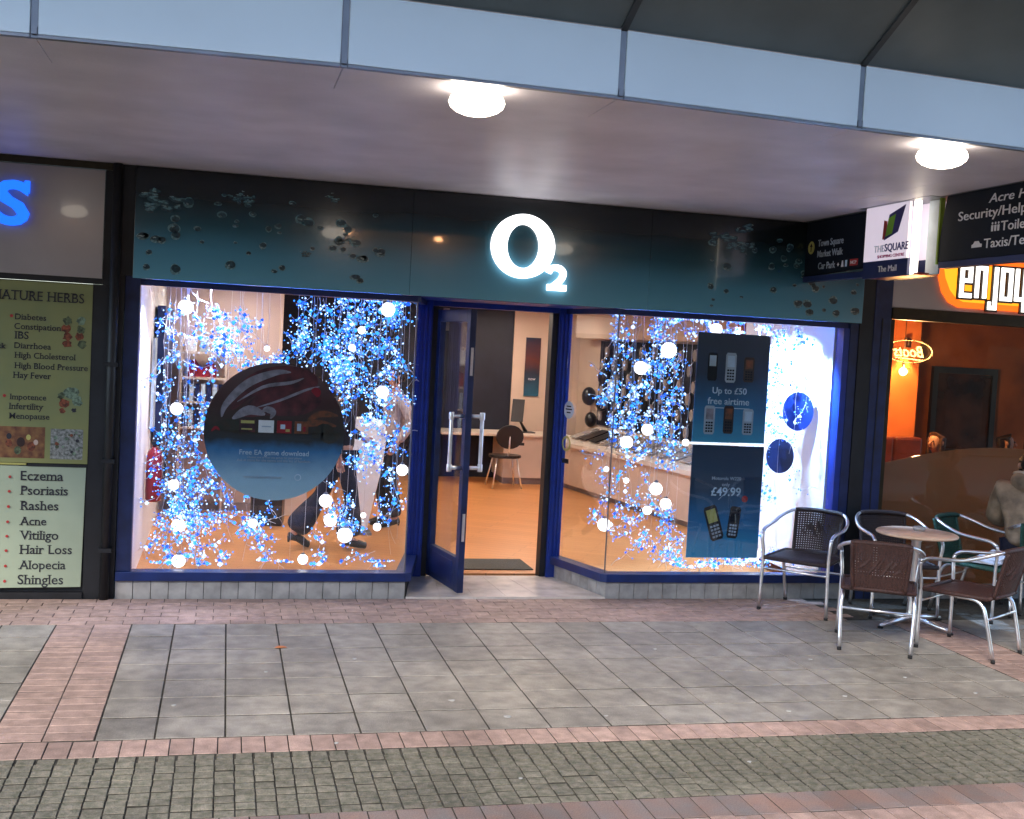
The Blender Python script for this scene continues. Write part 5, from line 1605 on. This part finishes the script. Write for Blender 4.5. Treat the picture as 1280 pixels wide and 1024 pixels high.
def hand(V, E, Rd, wi, w, d, side_dir, s=1.0):
    """palm and five curled fingers from wrist vertex wi; d pointing direction, side_dir thumb side"""
    d = Vector(d).normalized(); sd = Vector(side_dir).normalized(); nn = d.cross(sd)
    w = Vector(w)
    def av(p, r): V.append(tuple(p)); Rd.append(r); return len(V) - 1
    pa = av(w + d * .05 * s, .026 * s); E.append((wi, pa))
    for k, (o_, L) in enumerate(((.028, .060), (.010, .070), (-.010, .066), (-.028, .052))):
        b = av(w + d * .088 * s + sd * o_ * s, .0105 * s); E.append((pa, b))
        k1 = av(w + d * (.088 + L * .45) * s + sd * o_ * s + nn * .010 * s, .0095 * s); E.append((b, k1))
        k2 = av(w + d * (.088 + L * .8) * s + sd * o_ * s + nn * .032 * s, .008 * s); E.append((k1, k2))
    t1 = av(w + d * .045 * s + sd * .040 * s, .011 * s); E.append((pa, t1))
    t2 = av(w + d * .082 * s + sd * .052 * s + nn * .016 * s, .009 * s); E.append((t1, t2))

def person(label, loc, rz, J, top, bottom, hair, flare=.075, hairlong=.0, shoe='plastic', hood=False, jacket=.0):
    """J: joint positions, facing +Y"""
    t = thing('person', label, 'person', (0, 0, 0))
    P = {k: Vector(v) for k, v in J.items()}
    V, E, Rd, ix = [], [], [], {}
    def av(k, p, r): V.append(tuple(p)); Rd.append(r); ix[k] = len(V) - 1; return ix[k]
    av('pel', P['pel'], (.115, .095)); av('waist', P['pel'].lerp(P['chest'], .45), (.10, .08)); av('chest', P['chest'], (.125, .10)); av('neckb', P['neck'], .05)
    E += [(0, 1), (1, 2), (2, 3)]
    hd = P['head']; nk = P['neck']
    av('neckt', nk.lerp(hd, .45), .048); E.append((3, 4))
    av('jaw', hd + Vector((0, .012, -.045)), (.062, .066)); E.append((4, 5))
    av('skull', hd + Vector((0, -.005, .03)), (.078, .088)); E.append((5, 6))
    av('crown', hd + Vector((0, -.012, .085)), (.058, .064)); E.append((6, 7))
    for sd, s in (('L', -1), ('R', 1)):
        a = av('sh' + sd, P['sh' + sd], .052); E.append((ix['chest'], a))
        b = av('el' + sd, P['el' + sd], .040); E.append((a, b))
        c = av('wr' + sd, P['wr' + sd], .025); E.append((b, c))
        dd = (P['wr' + sd] - P['el' + sd]).normalized()
        hand(V, E, Rd, c, P['wr' + sd], dd, Vector((0, 1, 0)) - dd * dd.y if abs(dd.y) < .9 else Vector((-s, 0, 0)))
        a = av('hi' + sd, P['hi' + sd], .085); E.append((0, a))
        b = av('kn' + sd, P['kn' + sd], .058); E.append((a, b))
        c = av('an' + sd, P['an' + sd], .036); E.append((b, c))
        d = av('to' + sd, P['to' + sd], .030); E.append((c, d))
    body = skin_mesh('body', V, E, Rd, K['skin'], t)
    # face
    f = MB(); f.tube([hd + Vector((0, .075, .022)), hd + Vector((0, .100, -.012)), hd + Vector((0, .082, -.022))], [.008, .014, .010], 8)
    part('nose', f, K['skin'], t)
    for s in (-1, 1):
        part('eye', MB().ball(tuple(hd + Vector((s * .030, .078, .022))), .010, 10, 6), K['plastic'], t)
        part('ear', MB().ball(tuple(hd + Vector((s * .080, -.008, .005))), .022, 8, 6, 1.3), K['skin'], t)
    part('mouth', MB().tube([hd + Vector((-.022, .078, -.048)), hd + Vector((0, .086, -.050)), hd + Vector((.022, .078, -.048))], .005, 6), K['leather'], t)
    # hair
    hV = [hd + Vector((0, .03, .085)), hd + Vector((0, -.03, .10)), hd + Vector((0, -.065, .04)), hd + Vector((0, -.065, -.04 - hairlong))]
    eh = [(0, 1), (1, 2), (2, 3)]
    rh = [(.066, .045), (.090, .062), (.092, .070), (.078, .050)]
    for s in (-1, 1):
        hV += [hd + Vector((s * .070, .0, .055)), hd + Vector((s * .082, .012, -.005)), hd + Vector((s * .078, .0, -.06 - hairlong))]
        k = len(hV) - 3
        eh += [(1, k), (k, k + 1), (k + 1, k + 2)]
        rh += [.026, .018, .014]
    skin_mesh('hair', [tuple(v) for v in hV], eh, rh, hair, t, root=1)
    # top
    g = .018 + jacket
    V, E, Rd, ix = [], [], [], {}
    av('pel', P['pel'] + Vector((0, 0, -.02)), (.125 + g, .105 + g)); av('waist', P['pel'].lerp(P['chest'], .45), (.11 + g, .09 + g)); av('chest', P['chest'], (.135 + g, .11 + g)); av('neckb', P['neck'] + Vector((0, 0, -.02)), .062 + jacket * .5)
    E += [(0, 1), (1, 2), (2, 3)]
    for sd in 'LR':
        a = av('sh' + sd, P['sh' + sd], .060 + g); E.append((2, a))
        m_ = av('ua' + sd, P['sh' + sd].lerp(P['el' + sd], .5), .045 + g); E.append((a, m_))
        b = av('el' + sd, P['el' + sd], .040 + g); E.append((m_, b))
        c = av('wr' + sd, P['el' + sd].lerp(P['wr' + sd], .92), .028 + g); E.append((b, c))
    skin_mesh('jacket' if jacket else 'shirt', V, E, Rd, top, t)
    # trousers
    V, E, Rd, ix = [], [], [], {}
    av('pel', P['pel'], (.125, .105))
    for sd in 'LR':
        a = av('hi' + sd, P['hi' + sd], .098); E.append((0, a))
        m_ = av('th' + sd, P['hi' + sd].lerp(P['kn' + sd], .5), .086); E.append((a, m_))
        b = av('kn' + sd, P['kn' + sd], .070); E.append((m_, b))
        c = av('ca' + sd, P['kn' + sd].lerp(P['an' + sd], .55), .55 * (.08 + flare)); E.append((b, c))
        d = av('an' + sd, P['kn' + sd].lerp(P['an' + sd], .98), flare); E.append((c, d))
    skin_mesh('trousers', V, E, Rd, bottom, t)
    for sd in 'LR':
        a, b = P['an' + sd], P['to' + sd]
        dd = (b - a); dd.z = 0; dd.normalize()
        m = MB().tube([a - dd * .035 + Vector((0, 0, -.02)), a + dd * .05 + Vector((0, 0, -.035)), b + Vector((0, 0, .0)), b + dd * .03 + Vector((0, 0, -.005))], [.038, .040, .034, .018], 10, sm=2)
        m.tube([a - dd * .03 + Vector((0, 0, -.02)), a - dd * .035 + Vector((0, 0, -.075))], [.018, .010], 8)
        part('shoe', m, K[shoe], t)
    if hood:
        h0 = P['neck'] + Vector((0, -.07, .02))
        skin_mesh('hood', [tuple(h0 + Vector((-.12, .05, .01))), tuple(h0 + Vector((-.07, -.02, .0))), tuple(h0 + Vector((0, -.06, -.03))), tuple(h0 + Vector((.07, -.02, .0))), tuple(h0 + Vector((.12, .05, .01)))], [(0, 1), (1, 2), (2, 3), (3, 4)], [.055, .075, .09, .075, .055], top, t)
        part('hood_lining', MB().tube([h0 + Vector((-.12, .07, .05)), h0 + Vector((-.07, .0, .065)), h0 + Vector((0, -.04, .06)), h0 + Vector((.07, .0, .065)), h0 + Vector((.12, .07, .05))], .016, 8, sm=3), K['cream'], t)
    t.location = loc
    t.rotation_euler = (0, 0, rz)
    return t
# striding shopper (seen side-on, walking away to the side)
stand = dict(pel=(0, 0, .93), chest=(0, .02, 1.26), neck=(0, .01, 1.45), head=(0, .03, 1.58), shL=(-.19, 0, 1.38), shR=(.19, 0, 1.38), elL=(-.23, -.10, 1.12), elR=(.22, .02, 1.10), wrL=(-.22, .05, .90), wrR=(.20, .18, .98),
             hiL=(-.09, 0, .88), hiR=(.09, 0, .88), knL=(-.09, .06, .49), knR=(.09, .12, .50), anL=(-.09, -.02, .09), anR=(.09, .02, .09), toL=(-.10, .14, .03), toR=(.10, .18, .03))
walk = dict(stand)
walk.update(pel=(0, 0, .90), hiL=(-.08, 0, .86), hiR=(.08, 0, .86), knL=(-.08, -.16, .49), anL=(-.09, -.42, .13), toL=(-.09, -.28, .035), knR=(.08, .09, .47), anR=(.09, .06, .095), toR=(.09, .22, .035), elL=(-.23, .12, 1.12), wrL=(-.18, .28, 1.02), elR=(.22, -.14, 1.12), wrR=(.20, -.10, .88))
person('shopper in dark flared trousers striding past inside the left window', (1.09, 10.95, .01), R(-75), walk, K['coat_dk'], K['trous'], K['hair_b'], flare=.145, hairlong=.12)
person('shopper in a pale shirt standing behind the white stand by the door', (1.78, 12.3, .01), R(100), stand, K['coat_w'], K['coat_dk'], K['hair_d'], flare=.07)
sit = dict(pel=(0, -.10, .52), chest=(0, -.05, .86), neck=(0, -.02, 1.06), head=(0, .03, 1.19), shL=(-.20, -.03, .98), shR=(.20, -.03, .98), elL=(-.25, .06, .72), elR=(.25, .06, .72), wrL=(-.12, .28, .74), wrR=(.12, .28, .74),
           hiL=(-.10, -.06, .50), hiR=(.10, -.06, .50), knL=(-.12, .36, .50), knR=(.12, .36, .50), anL=(-.12, .36, .10), anR=(.12, .40, .10), toL=(-.12, .52, .035), toR=(.12, .56, .035))
person('person in a beige hooded jacket seated with their back half turned at the picture edge', (6.55, 8.34, .03), R(-42), sit, K['beige'], K['trous'], K['hair_d'], hood=True, jacket=.035)
person('cafe customer with brown hair seated inside at the nearer table', (7.55, 11.15, 0), R(110), sit, K['coat_dk'], K['coat_dk'], K['hair_b'], hairlong=.08)
person('cafe customer with dark hair seated inside under the framed picture', (8.62, 11.45, 0), R(-120), sit, K['coat_dk'], K['coat_dk'], K['hair_d'], hairlong=.05)
for x, y in ((7.55, 11.15), (8.62, 11.45)):
    c = thing('inside_chair', 'dark wooden cafe chair under the customer at the %s table' % ('nearer' if x < 8 else 'farther'), 'chair', (x, y, 0))
    part('seat', MB().box(x - .2, x + .2, y - .12, y + .30, .40, .43), K['dkwood'], c)
    for a in (-.18, .18):
        for b in (-.10, .28): part('leg', MB().box(x + a - .015, x + a + .015, y + b - .015, y + b + .015, .004, .399), K['dkwood'], c)

# ================================================================== ACROSS THE STREET (mirrored in the glass)
ob_ = thing('opposite_building', 'dark row of shops across the street behind the camera', 'building', (6, -6.5, 0))
part('wall', MB().box(-14, 26, -7.0, -6.2, 0, 6.0), K['brick'], ob_)
for i in range(9):
    x = -12 + i * 4.2
    part('window', MB().box(x, x + 3.2, -6.199, -6.18, .5, 2.6), K['farwin'], ob_)
bo = thing('oval_shop_sign', 'lit oval shop sign with flowing letters across the street', 'sign', (15.3, -6.1, 2.35))
mb = MB(); ring(mb, (0, -6.13, 0), (-1, 0, 0), (0, 0, 1), (-15.28, 2.36), .62, .605, .02, n=48, sy=.42)
part('oval_outline', mb, E_['far'], bo)
text('Boots', bo, E_['far'], (15.68, -6.13, 2.24), .80, ((-1, 0, 0), (0, 0, 1)), shear=.35, bold=.012, height=.26)
part('underline', MB().bar((15.66, -6.12, 2.17), (14.95, -6.12, 2.21), .01, .02), E_['far'], bo)
for i, (x, z) in enumerate(((-2.93, 4.07), (2.255, 4.12), (4.127, 4.10), (6.70, 4.12))):
    t = thing('street_lamp', 'warm round lamp on the wall across the street', 'lamp', (x, -6.05, z), 'warm lamps across the street')
    part('lamp_globe', MB().ball((x, -6.0, z), .085, 14, 8, .6), E_['farl'], t)
    part('bracket', MB().box(x - .02, x + .02, -6.199, -6.08, z - .02, z + .02), K['plastic'], t)
